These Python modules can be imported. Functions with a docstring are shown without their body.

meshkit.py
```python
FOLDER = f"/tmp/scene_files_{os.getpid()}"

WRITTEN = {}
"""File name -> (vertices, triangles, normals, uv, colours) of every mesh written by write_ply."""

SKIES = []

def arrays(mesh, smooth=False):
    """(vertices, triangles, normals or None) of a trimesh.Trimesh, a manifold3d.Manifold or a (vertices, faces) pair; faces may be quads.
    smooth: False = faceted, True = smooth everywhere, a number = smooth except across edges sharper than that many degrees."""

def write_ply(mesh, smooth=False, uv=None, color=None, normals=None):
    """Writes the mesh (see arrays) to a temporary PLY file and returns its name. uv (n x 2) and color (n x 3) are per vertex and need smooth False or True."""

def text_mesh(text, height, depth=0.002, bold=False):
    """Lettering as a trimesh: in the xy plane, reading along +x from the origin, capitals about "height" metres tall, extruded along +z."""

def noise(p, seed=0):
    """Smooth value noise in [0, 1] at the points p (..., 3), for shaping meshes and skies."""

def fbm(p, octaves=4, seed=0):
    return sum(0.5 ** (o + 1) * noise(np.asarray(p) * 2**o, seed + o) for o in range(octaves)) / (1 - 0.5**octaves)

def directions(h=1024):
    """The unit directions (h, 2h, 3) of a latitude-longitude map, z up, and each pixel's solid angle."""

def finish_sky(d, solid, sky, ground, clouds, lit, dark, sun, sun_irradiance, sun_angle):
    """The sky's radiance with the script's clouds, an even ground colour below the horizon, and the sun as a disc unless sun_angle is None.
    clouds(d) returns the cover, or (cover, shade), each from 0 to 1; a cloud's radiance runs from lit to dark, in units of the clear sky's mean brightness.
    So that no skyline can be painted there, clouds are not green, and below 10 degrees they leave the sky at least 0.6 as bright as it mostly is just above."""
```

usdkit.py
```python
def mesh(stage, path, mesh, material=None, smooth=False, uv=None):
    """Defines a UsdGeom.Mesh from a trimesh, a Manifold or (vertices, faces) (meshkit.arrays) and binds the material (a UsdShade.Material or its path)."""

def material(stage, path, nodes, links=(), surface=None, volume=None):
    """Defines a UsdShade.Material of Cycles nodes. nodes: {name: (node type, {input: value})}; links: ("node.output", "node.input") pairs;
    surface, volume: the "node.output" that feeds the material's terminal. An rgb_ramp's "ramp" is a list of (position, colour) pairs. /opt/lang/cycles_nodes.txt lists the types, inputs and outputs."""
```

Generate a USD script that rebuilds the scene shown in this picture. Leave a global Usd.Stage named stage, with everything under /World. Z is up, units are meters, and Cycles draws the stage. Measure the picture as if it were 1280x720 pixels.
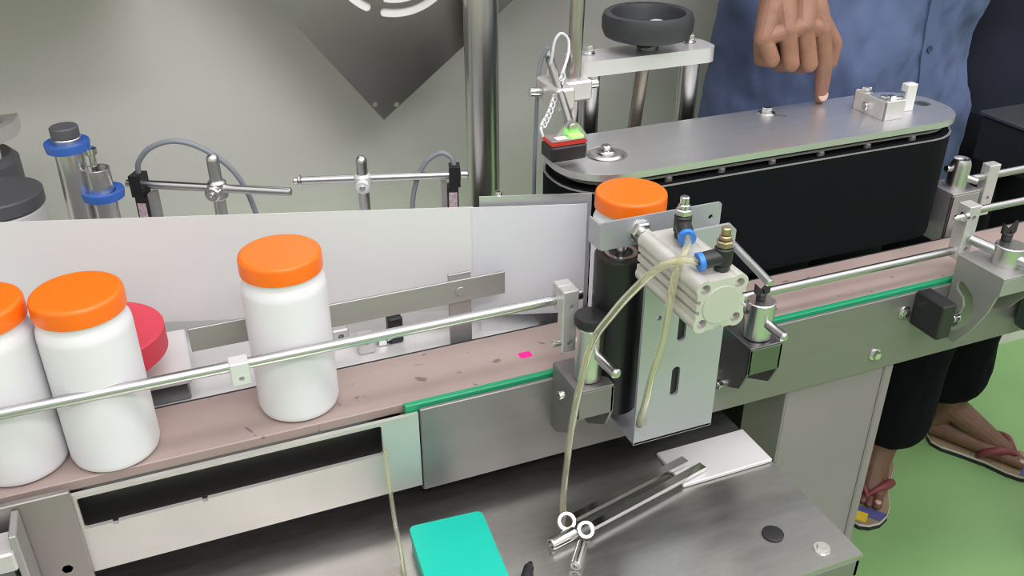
import math, random
import numpy as np, trimesh, manifold3d as m3d, usdkit, meshkit
from shapely.geometry import Polygon, Point, LineString, box as sbox
from shapely import affinity
from pxr import Usd, UsdGeom, UsdLux, UsdShade, Gf, Sdf

random.seed(7); np.random.seed(7)
stage = Usd.Stage.CreateInMemory()
UsdGeom.SetStageUpAxis(stage, UsdGeom.Tokens.z); UsdGeom.SetStageMetersPerUnit(stage, 1.0)
world = UsdGeom.Xform.Define(stage, '/World'); stage.SetDefaultPrim(world.GetPrim())
UsdGeom.Scope.Define(stage, '/World/Looks')
PI = math.pi
A = lambda *x: np.array(x, float)

# ---------------------------------------------------------------- camera
# x runs along the conveyor, y away from the viewer, z up
PITCH, HEAD = 29.5, 68.0
cam = UsdGeom.Camera.Define(stage, '/World/camera')
cam.AddTranslateOp().Set(Gf.Vec3d(0, 0, 1.524))
cam.AddRotateZOp().Set(HEAD - 90.0)
cam.AddRotateXOp().Set(90.0 - PITCH)
cam.CreateHorizontalApertureAttr(36.0); cam.CreateVerticalApertureAttr(20.25)
cam.CreateFocalLengthAttr(36.0 * 1150 / 1280)
cam.CreateClippingRangeAttr(Gf.Vec2f(0.02, 50))
cam.CreateExposureAttr(0.10)

# ---------------------------------------------------------------- light
dome = UsdLux.DomeLight.Define(stage, '/World/dome')
dome.CreateIntensityAttr(0.40); dome.CreateColorAttr(Gf.Vec3f(0.97, 0.96, 1.0))

def rect_light(name, loc, w, h, power, rot=(0, 0, 0), col=(1, 0.975, 0.985)):
    l = UsdLux.RectLight.Define(stage, '/World/' + name)
    l.AddTranslateOp().Set(Gf.Vec3d(*loc)); l.AddRotateXYZOp().Set(Gf.Vec3f(*rot))
    l.CreateWidthAttr(w); l.CreateHeightAttr(h); l.CreateIntensityAttr(power); l.CreateColorAttr(Gf.Vec3f(*col))
rect_light('ceiling_lamp', (0.2, 0.30, 2.75), 1.2, 0.35, 8)
rect_light('ceiling_lamp_001', (1.9, 0.3, 2.75), 1.2, 0.35, 9)
rect_light('ceiling_lamp_002', (0.5, -0.9, 2.75), 1.6, 0.5, 11.5)

# ---------------------------------------------------------------- materials
def mat(name, col, rough=0.5, metal=0.0, vary=0.0, vscale=30, stretch=(1, 1, 1), bump=0.0, bscale=200, rvary=0.0, **kw):
    p = {'base_color': col, 'roughness': rough, 'metallic': metal}; p.update(kw)
    nodes = {'p': ('principled_bsdf', p), 'g': ('geometry', {}), 'm': ('mapping', {'scale': stretch})}
    links = [('g.position', 'm.vector')]
    if vary:
        nodes['n'] = ('noise_texture', {'scale': vscale, 'detail': 4.0})
        c = np.array(col)
        nodes['r'] = ('rgb_ramp', {'ramp': [(0.3, tuple(c * (1 - vary))), (0.7, tuple(np.minimum(c * (1 + vary), 1)))]})
        links += [('m.vector', 'n.vector'), ('n.fac', 'r.fac'), ('r.color', 'p.base_color')]
    if rvary:
        nodes['n2'] = ('noise_texture', {'scale': vscale * 1.7, 'detail': 3.0})
        nodes['mr'] = ('map_range', {'from_min': 0.3, 'from_max': 0.7, 'to_min': max(rough - rvary, 0.02), 'to_max': rough + rvary})
        links += [('m.vector', 'n2.vector'), ('n2.fac', 'mr.value'), ('mr.result', 'p.roughness')]
    if bump:
        nodes['n3'] = ('noise_texture', {'scale': bscale, 'detail': 2.0})
        nodes['b'] = ('bump', {'strength': bump, 'distance': 0.002})
        links += [('m.vector', 'n3.vector'), ('n3.fac', 'b.height'), ('b.normal', 'p.normal')]
    return usdkit.material(stage, '/World/Looks/' + name, nodes, links, surface='p.BSDF')

STEEL = mat('brushed_steel', (0.66, 0.65, 0.645), 0.28, 1.0)
STEELX = mat('plate_steel', (0.70, 0.70, 0.71), 0.38, 0.9, vary=0.02, vscale=5, stretch=(1, 18, 18), rvary=0.02)
FRAME = mat('frame_steel', (0.24, 0.228, 0.222), 0.42, 0.55, vary=0.03, vscale=5, stretch=(1, 14, 14), rvary=0.03)
TABLE = mat('table_steel', (0.46, 0.45, 0.43), 0.28, 0.95, vary=0.04, vscale=4, stretch=(2, 9, 9), rvary=0.03)
CHROME = mat('polished_steel', (0.72, 0.71, 0.69), 0.14, 1.0)
ROD = mat('ground_rod', (0.56, 0.555, 0.555), 0.24, 1.0)
DARKSTEEL = mat('dark_steel', (0.20, 0.20, 0.20), 0.35, 1.0)
ALU = mat('cast_aluminium', (0.62, 0.605, 0.59), 0.42, 0.5, vary=0.05, vscale=50)
ALUB = mat('bright_aluminium', (0.74, 0.73, 0.72), 0.45, 0.35)
BAR = mat('bar_steel', (0.40, 0.385, 0.38), 0.42, 0.6, vary=0.04, vscale=8, stretch=(1, 10, 10))
ZINC = mat('zinc_sheet', (0.44, 0.45, 0.48), 0.42, 0.5)
BRASS = mat('old_brass', (0.40, 0.31, 0.20), 0.35, 0.9, vary=0.2, vscale=90)
RUBBER = mat('black_rubber', (0.012, 0.012, 0.013), 0.5, bump=0.1, bscale=900)
FOAM = mat('black_foam_belt', (0.0035, 0.005, 0.006), 0.9, bump=0.25, bscale=1200, specular_ior_level=0.15)
ROLL = mat('black_roller_rubber', (0.008, 0.008, 0.010), 0.4)
BLACKP = mat('black_plastic', (0.015, 0.015, 0.017), 0.42)
GREYP = mat('grey_plastic', (0.085, 0.085, 0.095), 0.5, bump=0.05, bscale=700)
GREYL = mat('light_grey_plastic', (0.62, 0.61, 0.60), 0.45)
BLUE = mat('blue_plastic', (0.035, 0.12, 0.44), 0.42)
BLUER = mat('blue_release_ring', (0.03, 0.20, 0.65), 0.35)
HDPE = mat('white_hdpe', (0.75, 0.735, 0.765), 0.4, bump=0.03, bscale=300)
LID = mat('orange_lid', (0.91, 0.165, 0.006), 0.33)
LABEL = mat('white_label', (0.76, 0.74, 0.80), 0.4)
WEB = mat('release_paper', (0.70, 0.70, 0.695), 0.55, vary=0.015, vscale=6)
WEB2 = mat('label_stock', (0.66, 0.665, 0.70), 0.45, vary=0.02, vscale=5)
RED = mat('red_rubber', (0.62, 0.045, 0.075), 0.5, bump=0.05, bscale=500)
GREEN = mat('green_slide_strip', (0.010, 0.30, 0.135), 0.4)
TEAL = mat('teal_plastic', (0.0, 0.50, 0.37), 0.35)
CABLE = mat('grey_cable', (0.22, 0.24, 0.27), 0.45)
WHITEW = mat('white_wire', (0.60, 0.60, 0.62), 0.4)
PINKL = mat('pink_label', (0.55, 0.40, 0.44), 0.5, vary=0.3, vscale=220)
WALL = mat('wall_paint', (0.74, 0.725, 0.675), 0.55, vary=0.02, vscale=2, bump=0.02, bscale=60)
FLOOR = mat('green_epoxy', (0.27, 0.49, 0.19), 0.38, vary=0.06, vscale=3, rvary=0.06)
TUBE = mat('clear_tube', (0.97, 0.95, 0.78), 0.08, transmission_weight=0.92, ior=1.38)
SKIN = mat('brown_skin', (0.27, 0.13, 0.085), 0.5, vary=0.16, vscale=45, bump=0.15, bscale=350)
SKIND = mat('dark_brown_skin', (0.17, 0.085, 0.058), 0.5, vary=0.14, vscale=45, bump=0.12, bscale=350)
NAIL = mat('fingernail', (0.62, 0.40, 0.33), 0.35)
SHIRT = mat('blue_shirt_cloth', (0.080, 0.110, 0.215), 0.85, vary=0.05, vscale=9, bump=0.2, bscale=1400)
BUTTON = mat('dark_button', (0.03, 0.04, 0.09), 0.4)
NAVY = mat('navy_cloth', (0.010, 0.012, 0.030), 0.85, vary=0.2, vscale=12)
TROUSER = mat('black_trouser_cloth', (0.003, 0.0035, 0.006), 0.95, specular_ior_level=0.2)
HAIR = mat('black_hair', (0.01, 0.009, 0.008), 0.6)
EYE = mat('eye_white', (0.75, 0.72, 0.68), 0.3)
SOLE = mat('tan_sole', (0.34, 0.25, 0.15), 0.7)
SOLEB = mat('black_sole', (0.02, 0.02, 0.02), 0.7)
SOLEW = mat('white_midsole', (0.65, 0.62, 0.58), 0.6)
STRAP = mat('maroon_strap', (0.20, 0.035, 0.045), 0.45)
SBLUE = mat('blue_print', (0.10, 0.11, 0.32), 0.6)
SYEL = mat('yellow_print', (0.78, 0.55, 0.03), 0.6)
# the belt: tan plastic chain with small grey scuffs
BELT = usdkit.material(stage, '/World/Looks/tan_belt', {
    'g': ('geometry', {}), 'n': ('noise_texture', {'scale': 7.0, 'detail': 4.0}),
    'v': ('noise_texture', {'scale': 62.0, 'detail': 1.0, 'distortion': 0.6}),
    'r': ('rgb_ramp', {'ramp': [(0.3, (0.335, 0.255, 0.228)), (0.7, (0.395, 0.305, 0.272))]}),
    's': ('rgb_ramp', {'ramp': [(0.0, (1, 1, 1)), (0.705, (1, 1, 1)), (0.76, (0.5, 0.48, 0.5)), (1.0, (0.5, 0.48, 0.5))]}),
    'x': ('mix', {'mix_type': 'multiply', 'fac': 1.0}), 'p': ('principled_bsdf', {'roughness': 0.5})},
    [('g.position', 'n.vector'), ('g.position', 'v.vector'), ('n.fac', 'r.fac'), ('v.fac', 's.fac'), ('r.color', 'x.color1'), ('s.color', 'x.color2'), ('x.color', 'p.base_color')], surface='p.BSDF')
def emit(name, col, s):
    return usdkit.material(stage, '/World/Looks/' + name, {'e': ('emission', {'color': col, 'strength': s})}, [], surface='e.emission')
LEDG = emit('green_led', (0.12, 1.0, 0.06), 6.0)
LEDR = emit('red_led', (1.0, 0.10, 0.08), 0.5)
LASER = emit('laser_mark', (1.0, 0.03, 0.26), 1.25)

# ---------------------------------------------------------------- prim helpers
used = {}
def numbered(parent, name):
    k = (parent, name); n = used.get(k, 0); used[k] = n + 1
    return name if n == 0 else f'{name}_{n:03d}'
def setdata(prim, label=None, cat=None, group=None, kind=None):
    for k, v in (('label', label), ('category', cat), ('group', group), ('kind', kind)):
        if v: prim.SetCustomDataByKey(k, v)
class Thing:
    def __init__(s, name, label, cat, loc=(0, 0, 0), group=None, kind=None):
        s.path = '/World/' + numbered('/World', name); s.loc = A(*loc)
        s.x = UsdGeom.Xform.Define(stage, s.path); s.x.AddTranslateOp().Set(Gf.Vec3d(*map(float, loc)))
        s.prim = s.x.GetPrim(); setdata(s.prim, label, cat, group, kind)
    def add(s, name, mesh, m, smooth=35, label=None, parent=None, kind=None):
        par = parent or s.path
        path = par + '/' + numbered(par, name)
        v, f = vf(mesh)
        usdkit.mesh(stage, path, trimesh.Trimesh(v - s.loc, f, process=False), m, smooth=smooth)
        setdata(stage.GetPrimAtPath(path), label, None, None, kind)
        return path
def vf(mesh):
    v, f, _ = meshkit.arrays(mesh, False); return v, f
def single(name, mesh, m, label=None, cat=None, group=None, kind=None, smooth=35):
    path = '/World/' + numbered('/World', name)
    usdkit.mesh(stage, path, mesh, m, smooth=smooth)
    setdata(stage.GetPrimAtPath(path), label, cat, group, kind); return path
def cat_(*ms):
    V, F, n = [], [], 0
    for m in ms:
        v, f = vf(m); V.append(v); F.append(f + n); n += len(v)
    return trimesh.Trimesh(np.vstack(V), np.vstack(F), process=False)

# ---------------------------------------------------------------- shape helpers (world coordinates)
def hull(pts): return m3d.Manifold.hull_points(np.asarray(pts, float))
def bx(x0, x1, y0, y1, z0, z1, c=0.0015):
    c = min(c, 0.45 * min(abs(x1 - x0), abs(y1 - y0), abs(z1 - z0)))
    P = []
    for sx in (0, 1):
        for sy in (0, 1):
            for sz in (0, 1):
                q = A((x0, x1)[sx], (y0, y1)[sy], (z0, z1)[sz]); d = A(1 - 2 * sx, 1 - 2 * sy, 1 - 2 * sz) * c
                for k in range(3):
                    e = d.copy(); e[k] = 0; P.append(q + e)
    return hull(P)
def frame_of(axis):
    a = np.asarray(axis, float); a = a / np.linalg.norm(a)
    t = A(0, 0, 1) if abs(a[2]) < 0.9 else A(0, 1, 0)
    e1 = np.cross(t, a); e1 /= np.linalg.norm(e1); e2 = np.cross(a, e1)
    return e1, e2, a
def lathe(profile, base=(0, 0, 0), axis=(0, 0, 1), n=40):
    """profile: (radius, height) pairs from bottom to top; closed solid."""
    pr = [(max(r, 0), h) for r, h in profile]
    e1, e2, a = frame_of(axis); base = A(*base)
    t = np.arange(n) / n * 2 * PI
    V, F = [], []
    for r, h in pr:
        V.append(base + a * h + r * (np.cos(t)[:, None] * e1 + np.sin(t)[:, None] * e2))
    V = np.vstack(V); k = len(pr)
    for i in range(k - 1):
        for j in range(n):
            p, q = i * n + j, i * n + (j + 1) % n
            F += [(p, q, q + n), (p, q + n, p + n)]
    c0, c1 = len(V), len(V) + 1
    V = np.vstack([V, base + a * pr[0][1], base + a * pr[-1][1]])
    for j in range(n):
        F += [(c0, (j + 1) % n, j), (c1, (k - 1) * n + j, (k - 1) * n + (j + 1) % n)]
    m = trimesh.Trimesh(V, np.array(F), process=False)
    return m
def ring(profile, base, axis=(0, 0, 1), n=40):
    """closed loop profile (radius, height) revolved: a ring."""
    e1, e2, a = frame_of(axis); base = A(*base); t = np.arange(n) / n * 2 * PI; k = len(profile)
    V = np.vstack([base + a * h + r * (np.cos(t)[:, None] * e1 + np.sin(t)[:, None] * e2) for r, h in profile]); F = []
    for i in range(k):
        for j in range(n):
            p, q, p2, q2 = i * n + j, i * n + (j + 1) % n, ((i + 1) % k) * n + j, ((i + 1) % k) * n + (j + 1) % n
            F += [(p, q, q2), (p, q2, p2)]
    m = trimesh.Trimesh(V, np.array(F), process=False)
    if m.volume < 0: m.invert()
    return m
def cyl(p0, p1, r, n=28, c=0.0012, r2=None):
    p0, p1 = A(*p0), A(*p1); L = np.linalg.norm(p1 - p0); r2 = r if r2 is None else r2
    c = min(c, 0.4 * L, 0.4 * min(r, r2))
    return lathe([(r - c, 0), (r, c), (r2, L - c), (r2 - c, L)], p0, p1 - p0, n)
def spline(pts, n=10):
    P = np.asarray(pts, float); P = np.vstack([2 * P[0] - P[1], P, 2 * P[-1] - P[-2]]); out = []
    for i in range(1, len(P) - 2):
        for t in np.arange(n) / n:
            a, b, c, d = P[i - 1], P[i], P[i + 1], P[i + 2]
            out.append(0.5 * (2 * b + (c - a) * t + (2 * a - 5 * b + 4 * c - d) * t * t + (3 * b - a - 3 * c + d) * t ** 3))
    out.append(P[-2]); return np.array(out)
def tube(pts, r, n=12, seg=10):
    C = spline(pts, seg) if seg else np.asarray(pts, float); k = len(C)
    T = np.gradient(C, axis=0); T /= np.linalg.norm(T, axis=1, keepdims=True)
    e1, e2, _ = frame_of(T[0]); V, F = [], []; t = np.arange(n) / n * 2 * PI
    rr = np.broadcast_to(np.asarray(r, float), (k,)) if np.ndim(r) == 0 else np.interp(np.linspace(0, 1, k), np.linspace(0, 1, len(r)), r)
    for i in range(k):
        e1 = e1 - T[i] * (e1 @ T[i]); e1 /= np.linalg.norm(e1); e2 = np.cross(T[i], e1)
        V.append(C[i] + rr[i] * (np.cos(t)[:, None] * e1 + np.sin(t)[:, None] * e2))
    V = np.vstack(V)
    for i in range(k - 1):
        for j in range(n):
            p, q = i * n + j, i * n + (j + 1) % n; F += [(p, q, q + n), (p, q + n, p + n)]
    c0 = len(V); V = np.vstack([V, C[0], C[-1]])
    for j in range(n):
        F += [(c0, (j + 1) % n, j), (c0 + 1, (k - 1) * n + j, (k - 1) * n + (j + 1) % n)]
    return trimesh.Trimesh(V, np.array(F), process=False)
def hose(pts, r, n=14, seg=10):
    i = tube(pts, r * 0.62, n, seg); i.invert()
    return cat_(tube(pts, r, n, seg), i)
def prism(poly, o, ex, ey, t):
    """shapely polygon in the frame (o; ex, ey), extruded by t along ex x ey, with o's plane as the start."""
    m = trimesh.creation.extrude_polygon(poly, abs(t), engine='earcut')
    ex, ey = A(*ex), A(*ey); ez = np.cross(ex, ey) * (1 if t > 0 else -1)
    v = A(*o) + m.vertices[:, :1] * ex + m.vertices[:, 1:2] * ey + m.vertices[:, 2:3] * ez
    m = trimesh.Trimesh(v, m.faces, process=False)
    if m.volume < 0: m.invert()
    return m
def yz(poly, x, t): return prism(poly, (x, 0, 0), (0, 1, 0), (0, 0, 1), t)        # polygon (y, z), thickness along +x
def xz(poly, y, t): return prism(poly, (0, y, 0), (1, 0, 0), (0, 0, 1), -t)       # polygon (x, z), thickness along +y
def xy(poly, z, t): return prism(poly, (0, 0, z), (1, 0, 0), (0, 1, 0), t)
def rbox(x0, x1, y0, y1, r): return sbox(x0 + r, y0 + r, x1 - r, y1 - r).buffer(r, quad_segs=6)
def slot(x, y, w, h, rot=0): 
    L = max(w, h); r = min(w, h) / 2
    s = LineString([(-(L / 2 - r), 0), (L / 2 - r, 0)]).buffer(r, quad_segs=8)
    if h > w: s = affinity.rotate(s, 90, origin=(0, 0))
    return affinity.translate(affinity.rotate(s, rot, origin=(0, 0)), x, y)
def hexbolt(p, axis, r=0.007, h=0.006, washer=1.45):
    e1, e2, a = frame_of(axis); p = A(*p)
    t = np.arange(6) / 6 * 2 * PI
    P = [p + a * z + rr * (math.cos(u) * e1 + math.sin(u) * e2) for z, rr in ((0.001, r), (h * 0.8, r), (h, r * 0.86)) for u in t]
    return cat_(lathe([(r * washer - .0004, -0.0005), (r * washer, 0), (r * washer, 0.0014), (r * washer - .0004, 0.0018)], p, axis, 24), hull(P))
def capscrew(p, axis, r=0.006, h=0.007):
    return ring([(r * 0.5, h * 0.4), (r * 0.5, h), (r * 0.9, h), (r, h * 0.88), (r, 0), (0.0003, 0), (0.0003, h * 0.4)], p, axis, 20)
def drilled(man, holes):
    for p0, p1, r in holes:
        p0, p1 = A(*p0), A(*p1); e1, e2, a = frame_of(p1 - p0)
        t = np.arange(18) / 18 * 2 * PI
        man = man - hull([p + r * (math.cos(u) * e1 + math.sin(u) * e2) for p in (p0, p1) for u in t])
    return man
def blob(chains, edge=0.006, it=10):
    parts = []
    for ch in chains:
        s = [m3d.Manifold.sphere(c[3], 20).translate(tuple(map(float, c[:3]))) for c in ch]
        if len(s) == 1: parts.append(s[0])
        for a, b in zip(s, s[1:]): parts.append(m3d.Manifold.batch_hull([a, b]))
    u = m3d.Manifold.batch_boolean(parts, m3d.OpType.Add).refine_to_length(edge)
    v, f = vf(u); m = trimesh.Trimesh(v, f, process=True)
    if it: trimesh.smoothing.filter_taubin(m, lamb=0.5, nu=0.52, iterations=it)
    return m
def shell(rings, n=72, cap=True):
    """rings: list of (center, half width x, half depth y) with z in center; closed loft."""
    t = np.arange(n) / n * 2 * PI; V, F = [], []
    for c, a, b in rings:
        e = 0.85
        V.append(np.stack([c[0] + a * np.sign(np.cos(t)) * np.abs(np.cos(t)) ** e, c[1] + b * np.sign(np.sin(t)) * np.abs(np.sin(t)) ** e, np.full(n, c[2])], 1))
    V = np.vstack(V); k = len(rings)
    for i in range(k - 1):
        for j in range(n):
            p, q = i * n + j, i * n + (j + 1) % n; F += [(p, q, q + n), (p, q + n, p + n)]
    if cap:
        c0 = len(V); V = np.vstack([V, A(*rings[0][0]), A(*rings[-1][0])])
        for j in range(n): F += [(c0, (j + 1) % n, j), (c0 + 1, (k - 1) * n + j, (k - 1) * n + (j + 1) % n)]
    return trimesh.Trimesh(V, np.array(F), process=False)
def interp_rings(keys, k):
    keys = np.array([(*c, a, b) for c, a, b in keys]); s = spline(keys, k); return [((r[0], r[1], r[2]), r[3], r[4]) for r in s]
def wrinkle(m, amp, scale, seed=0, z0=None):
    n = np.array(trimesh.Trimesh(m.vertices, m.faces, process=False).vertex_normals)
    v = np.array(m.vertices); d = meshkit.fbm(v * np.asarray(scale), 3, seed) - 0.5
    return trimesh.Trimesh(v + n * (amp * 2 * d)[:, None], m.faces, process=False)

# ================================================================ setting
single('floor', bx(-2.6, 4.6, -3, 1.72, -0.05, 0.0, 0.0), FLOOR, kind='structure', smooth=False)
single('wall_back', bx(-2.6, 4.6, 1.62, 1.72, 0.0, 2.8, 0.0), WALL, kind='structure', smooth=False)
single('wall_left', bx(-2.6, -2.5, -3, 1.62, 0.0, 2.8, 0.0), WALL, kind='structure', smooth=False)
single('wall_right', bx(4.5, 4.6, -3, 1.62, 0.0, 2.8, 0.0), WALL, kind='structure', smooth=False)
single('wall_front', bx(-2.5, 4.5, -3.0, -2.9, 0.0, 2.8, 0.0), WALL, kind='structure', smooth=False)

# ================================================================ conveyor
BZ = 0.900
cv = Thing('conveyor', 'long stainless conveyor with tan belt and green edge strip running under the jars', 'conveyor', (0.75, 0.87, 0))
cv.add('belt', bx(-0.6, 1.75, 0.823, 0.918, BZ - 0.012, BZ, 0.001), BELT, label='tan plastic belt with grey scuffs')
cv.add('edge_strip', bx(0.20, 1.75, 0.8145, 0.8225, BZ - 0.014, BZ + 0.0015, 0.001), GREEN, label='green plastic wear strip')
cv.add('edge_strip', bx(-0.6, 1.75, 0.9185, 0.9225, BZ - 0.014, BZ - 0.001, 0.001), RUBBER, label='dark strip on the far side')
cv.add('side_panel', cat_(bx(0.215, 1.75, 0.808, 0.8135, 0.780, 0.897, 0.001), bx(0.215, 1.75, 0.8135, 0.835, 0.777, 0.780, 0.0005)), FRAME, label='stainless side panel facing the viewer')
cv.add('side_panel', bx(-0.6, 1.75, 0.924, 0.929, 0.777, 0.893, 0.001), FRAME)
win = Polygon([(-0.60, 0.70), (0.215, 0.70), (0.215, 0.897), (-0.60, 0.897)])
lp = Polygon([(-0.6, 0.789), (0.213, 0.789), (0.213, 0.893), (-0.6, 0.893)]).difference(rbox(-0.143, 0.17, 0.8475, 0.888, 0.003))
for hx in (-0.114, -0.025): lp = lp.difference(rbox(hx - 0.003, hx + 0.003, 0.8445, 0.856, 0.002))
cv.add('side_panel', xz(lp, 0.808, 0.005), mat('pale_panel', (0.60, 0.575, 0.54), 0.45, 0.6, vary=0.08, vscale=9), label='pale side panel with a long window')
cv.add('inner_rail', bx(-0.6, 0.2, 0.84, 0.846, 0.80, 0.888, 0.001), DARKSTEEL)
def conv_bolt(x, z): cv.add('bolt', hexbolt((x, 0.808, z), (0, -1, 0), 0.0065, 0.008), CHROME)
for x, z in ((0.911, 0.869), (0.874, 0.809), (-0.168, 0.809), (0.60, 0.842)): conv_bolt(x, z)
leg = Polygon([(0.752, 0.812), (0.760, 0.812), (0.760, 0.86), (0.885, 0.86), (0.885, 0.812), (0.900, 0.812), (0.900, 0.900), (0.752, 0.900)])
cv.add('leg', cat_(bx(0.740, 0.906, 0.815, 0.818, 0.0, 0.777, 0.001), bx(0.737, 0.740, 0.815, 0.90, 0.0, 0.777, 0.0008), bx(0.906, 0.922, 0.812, 0.90, 0.0, 0.777, 0.002)),
       mat('leg_steel', (0.255, 0.218, 0.235), 0.55, 0.0, vary=0.06, vscale=5), label='wide folded sheet leg')
cv.add('leg', cat_(bx(1.60, 1.74, 0.815, 0.818, 0.0, 0.777, 0.001), bx(1.60, 1.603, 0.815, 0.90, 0.0, 0.777, 0.0008)), FRAME)
cv.add('mount_plate', bx(-0.24, -0.146, 0.800, 0.8075, 0.78, 0.905, 0.001), mat('mount_plate_steel', (0.34, 0.31, 0.29), 0.4, 0.8), label='brownish grey plate at the left end')

# ================================================================ jars
def jar_profile(): return [(0.036, 0.0), (0.0425, 0.003), (0.0442, 0.009), (0.0442, 0.150), (0.0436, 0.156), (0.0412, 0.162), (0.0402, 0.165), (0.0402, 0.168), (0.0416, 0.1695), (0.0416, 0.1725), (0.040, 0.174), (0.038, 0.176)]
def lid_profile(): return [(0.0405, 0.1705), (0.0428, 0.171), (0.0430, 0.173), (0.0428, 0.186), (0.0420, 0.1888), (0.0402, 0.1902), (0.0380, 0.1905), (0.0001, 0.1900)]
JY = 0.872
def make_jar(x, y, label, z=BZ, group=None):
    t = Thing('plastic_jar', label, 'jar', (x, y, z), group)
    t.add('body', lathe(jar_profile(), (x, y, z), n=72), HDPE, 40)
    t.add('lid', lathe(lid_profile(), (x, y, z), n=72), LID, 40, label='orange screw lid')
    return t
jar0 = make_jar(0.0935, JY, 'white jar with orange lid standing alone in front of the white paper web')
def dup(src, loc, label, cat, group=None):
    p = '/World/' + numbered('/World', src.path.split('/')[-1])
    x = UsdGeom.Xform.Define(stage, p); x.GetPrim().GetReferences().AddInternalReference(src.path); x.GetPrim().SetInstanceable(True)
    x.GetPrim().GetAttribute('xformOp:translate').Set(Gf.Vec3d(*map(float, loc))); setdata(x.GetPrim(), label, cat, group)
dup(jar0, (-0.1005, 0.8615, BZ), 'white jar with orange lid beside the red wheel, whole lid in view', 'jar')
dup(jar0, (-0.1895, 0.874, BZ), 'white jar with orange lid cut off by the left edge of the photo', 'jar')
jl = make_jar(0.5046, 0.8735, 'white jar with orange lid under the pressing roller, getting its label')
e = [(0.0443, 0.006), (0.0449, 0.0062), (0.0449, 0.138), (0.0443, 0.1382)]
jl.add('label', ring(e, (0.5046, 0.8735, BZ), n=72), LABEL, 40, label='blank white label wrapped round the jar')

# ================================================================ front guide rails and their clamp posts
gr = Thing('guide_rail', 'left front steel guide rail running in front of the jars to an end block', 'rail', (0.1, 0.8195, 0.99))
gr.add('rod', cyl((-0.55, 0.8195, 0.9985), (0.418, 0.8195, 0.9975), 0.0058), ROD, 40)
gr.add('end_block', drilled(bx(0.384, 0.403, 0.797, 0.8125, 0.938, 1.018, 0.001) + bx(0.384, 0.403, 0.8125, 0.827, 0.985, 1.018, 0.001),
       [((0.3935, 0.79, 0.997), (0.3935, 0.803, 0.997), 0.0036), ((0.3935, 0.79, 0.950), (0.3935, 0.803, 0.950), 0.0036)]), ALU, 20, label='flat end block with two holes')
gr.add('clamp_block', drilled(bx(0.023, 0.042, 0.809, 0.826, 0.979, 1.0055, 0.001), [((0.033, 0.80, 0.987), (0.033, 0.815, 0.987), 0.0028)]), ALUB, 20)
gr.add('set_screw', cyl((0.374, 0.803, 0.950), (0.3845, 0.803, 0.950), 0.0042), CHROME)

def cheek_bracket(t, x0, x1, yb, yf, zt, m, th=0.003, lower=0.09):
    """a folded bracket from the frame (yb) toward the viewer (yf): two tapering cheeks, a top and a short front."""
    c = Polygon([(yb, zt), (yf, zt), (yf, zt - 0.034), (yf + 0.012, zt - 0.062), (yb - 0.012, zt - lower), (yb, zt - lower)])
    p = t.add('bracket', cat_(yz(c, x0, th), yz(c, x1 - th, th), bx(x0, x1, yf, yb, zt - 0.0005, zt + 0.003, 0.0008), bx(x0, x1, yf, yf + th, zt - 0.036, zt, 0.0008)), m, 25, label='folded steel bracket')
    return p
def knob_round(t, p, r, h):
    t.add('knob', lathe([(r * 0.45, -0.004), (r * 0.5, 0), (r * 0.95, 0.001), (r, 0.003), (r, h * 0.66), (r * 0.93, h * 0.86), (r * 0.7, h), (0.0001, h * 1.03)], p), BLACKP, 40, label='black clamping knob')
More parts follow.
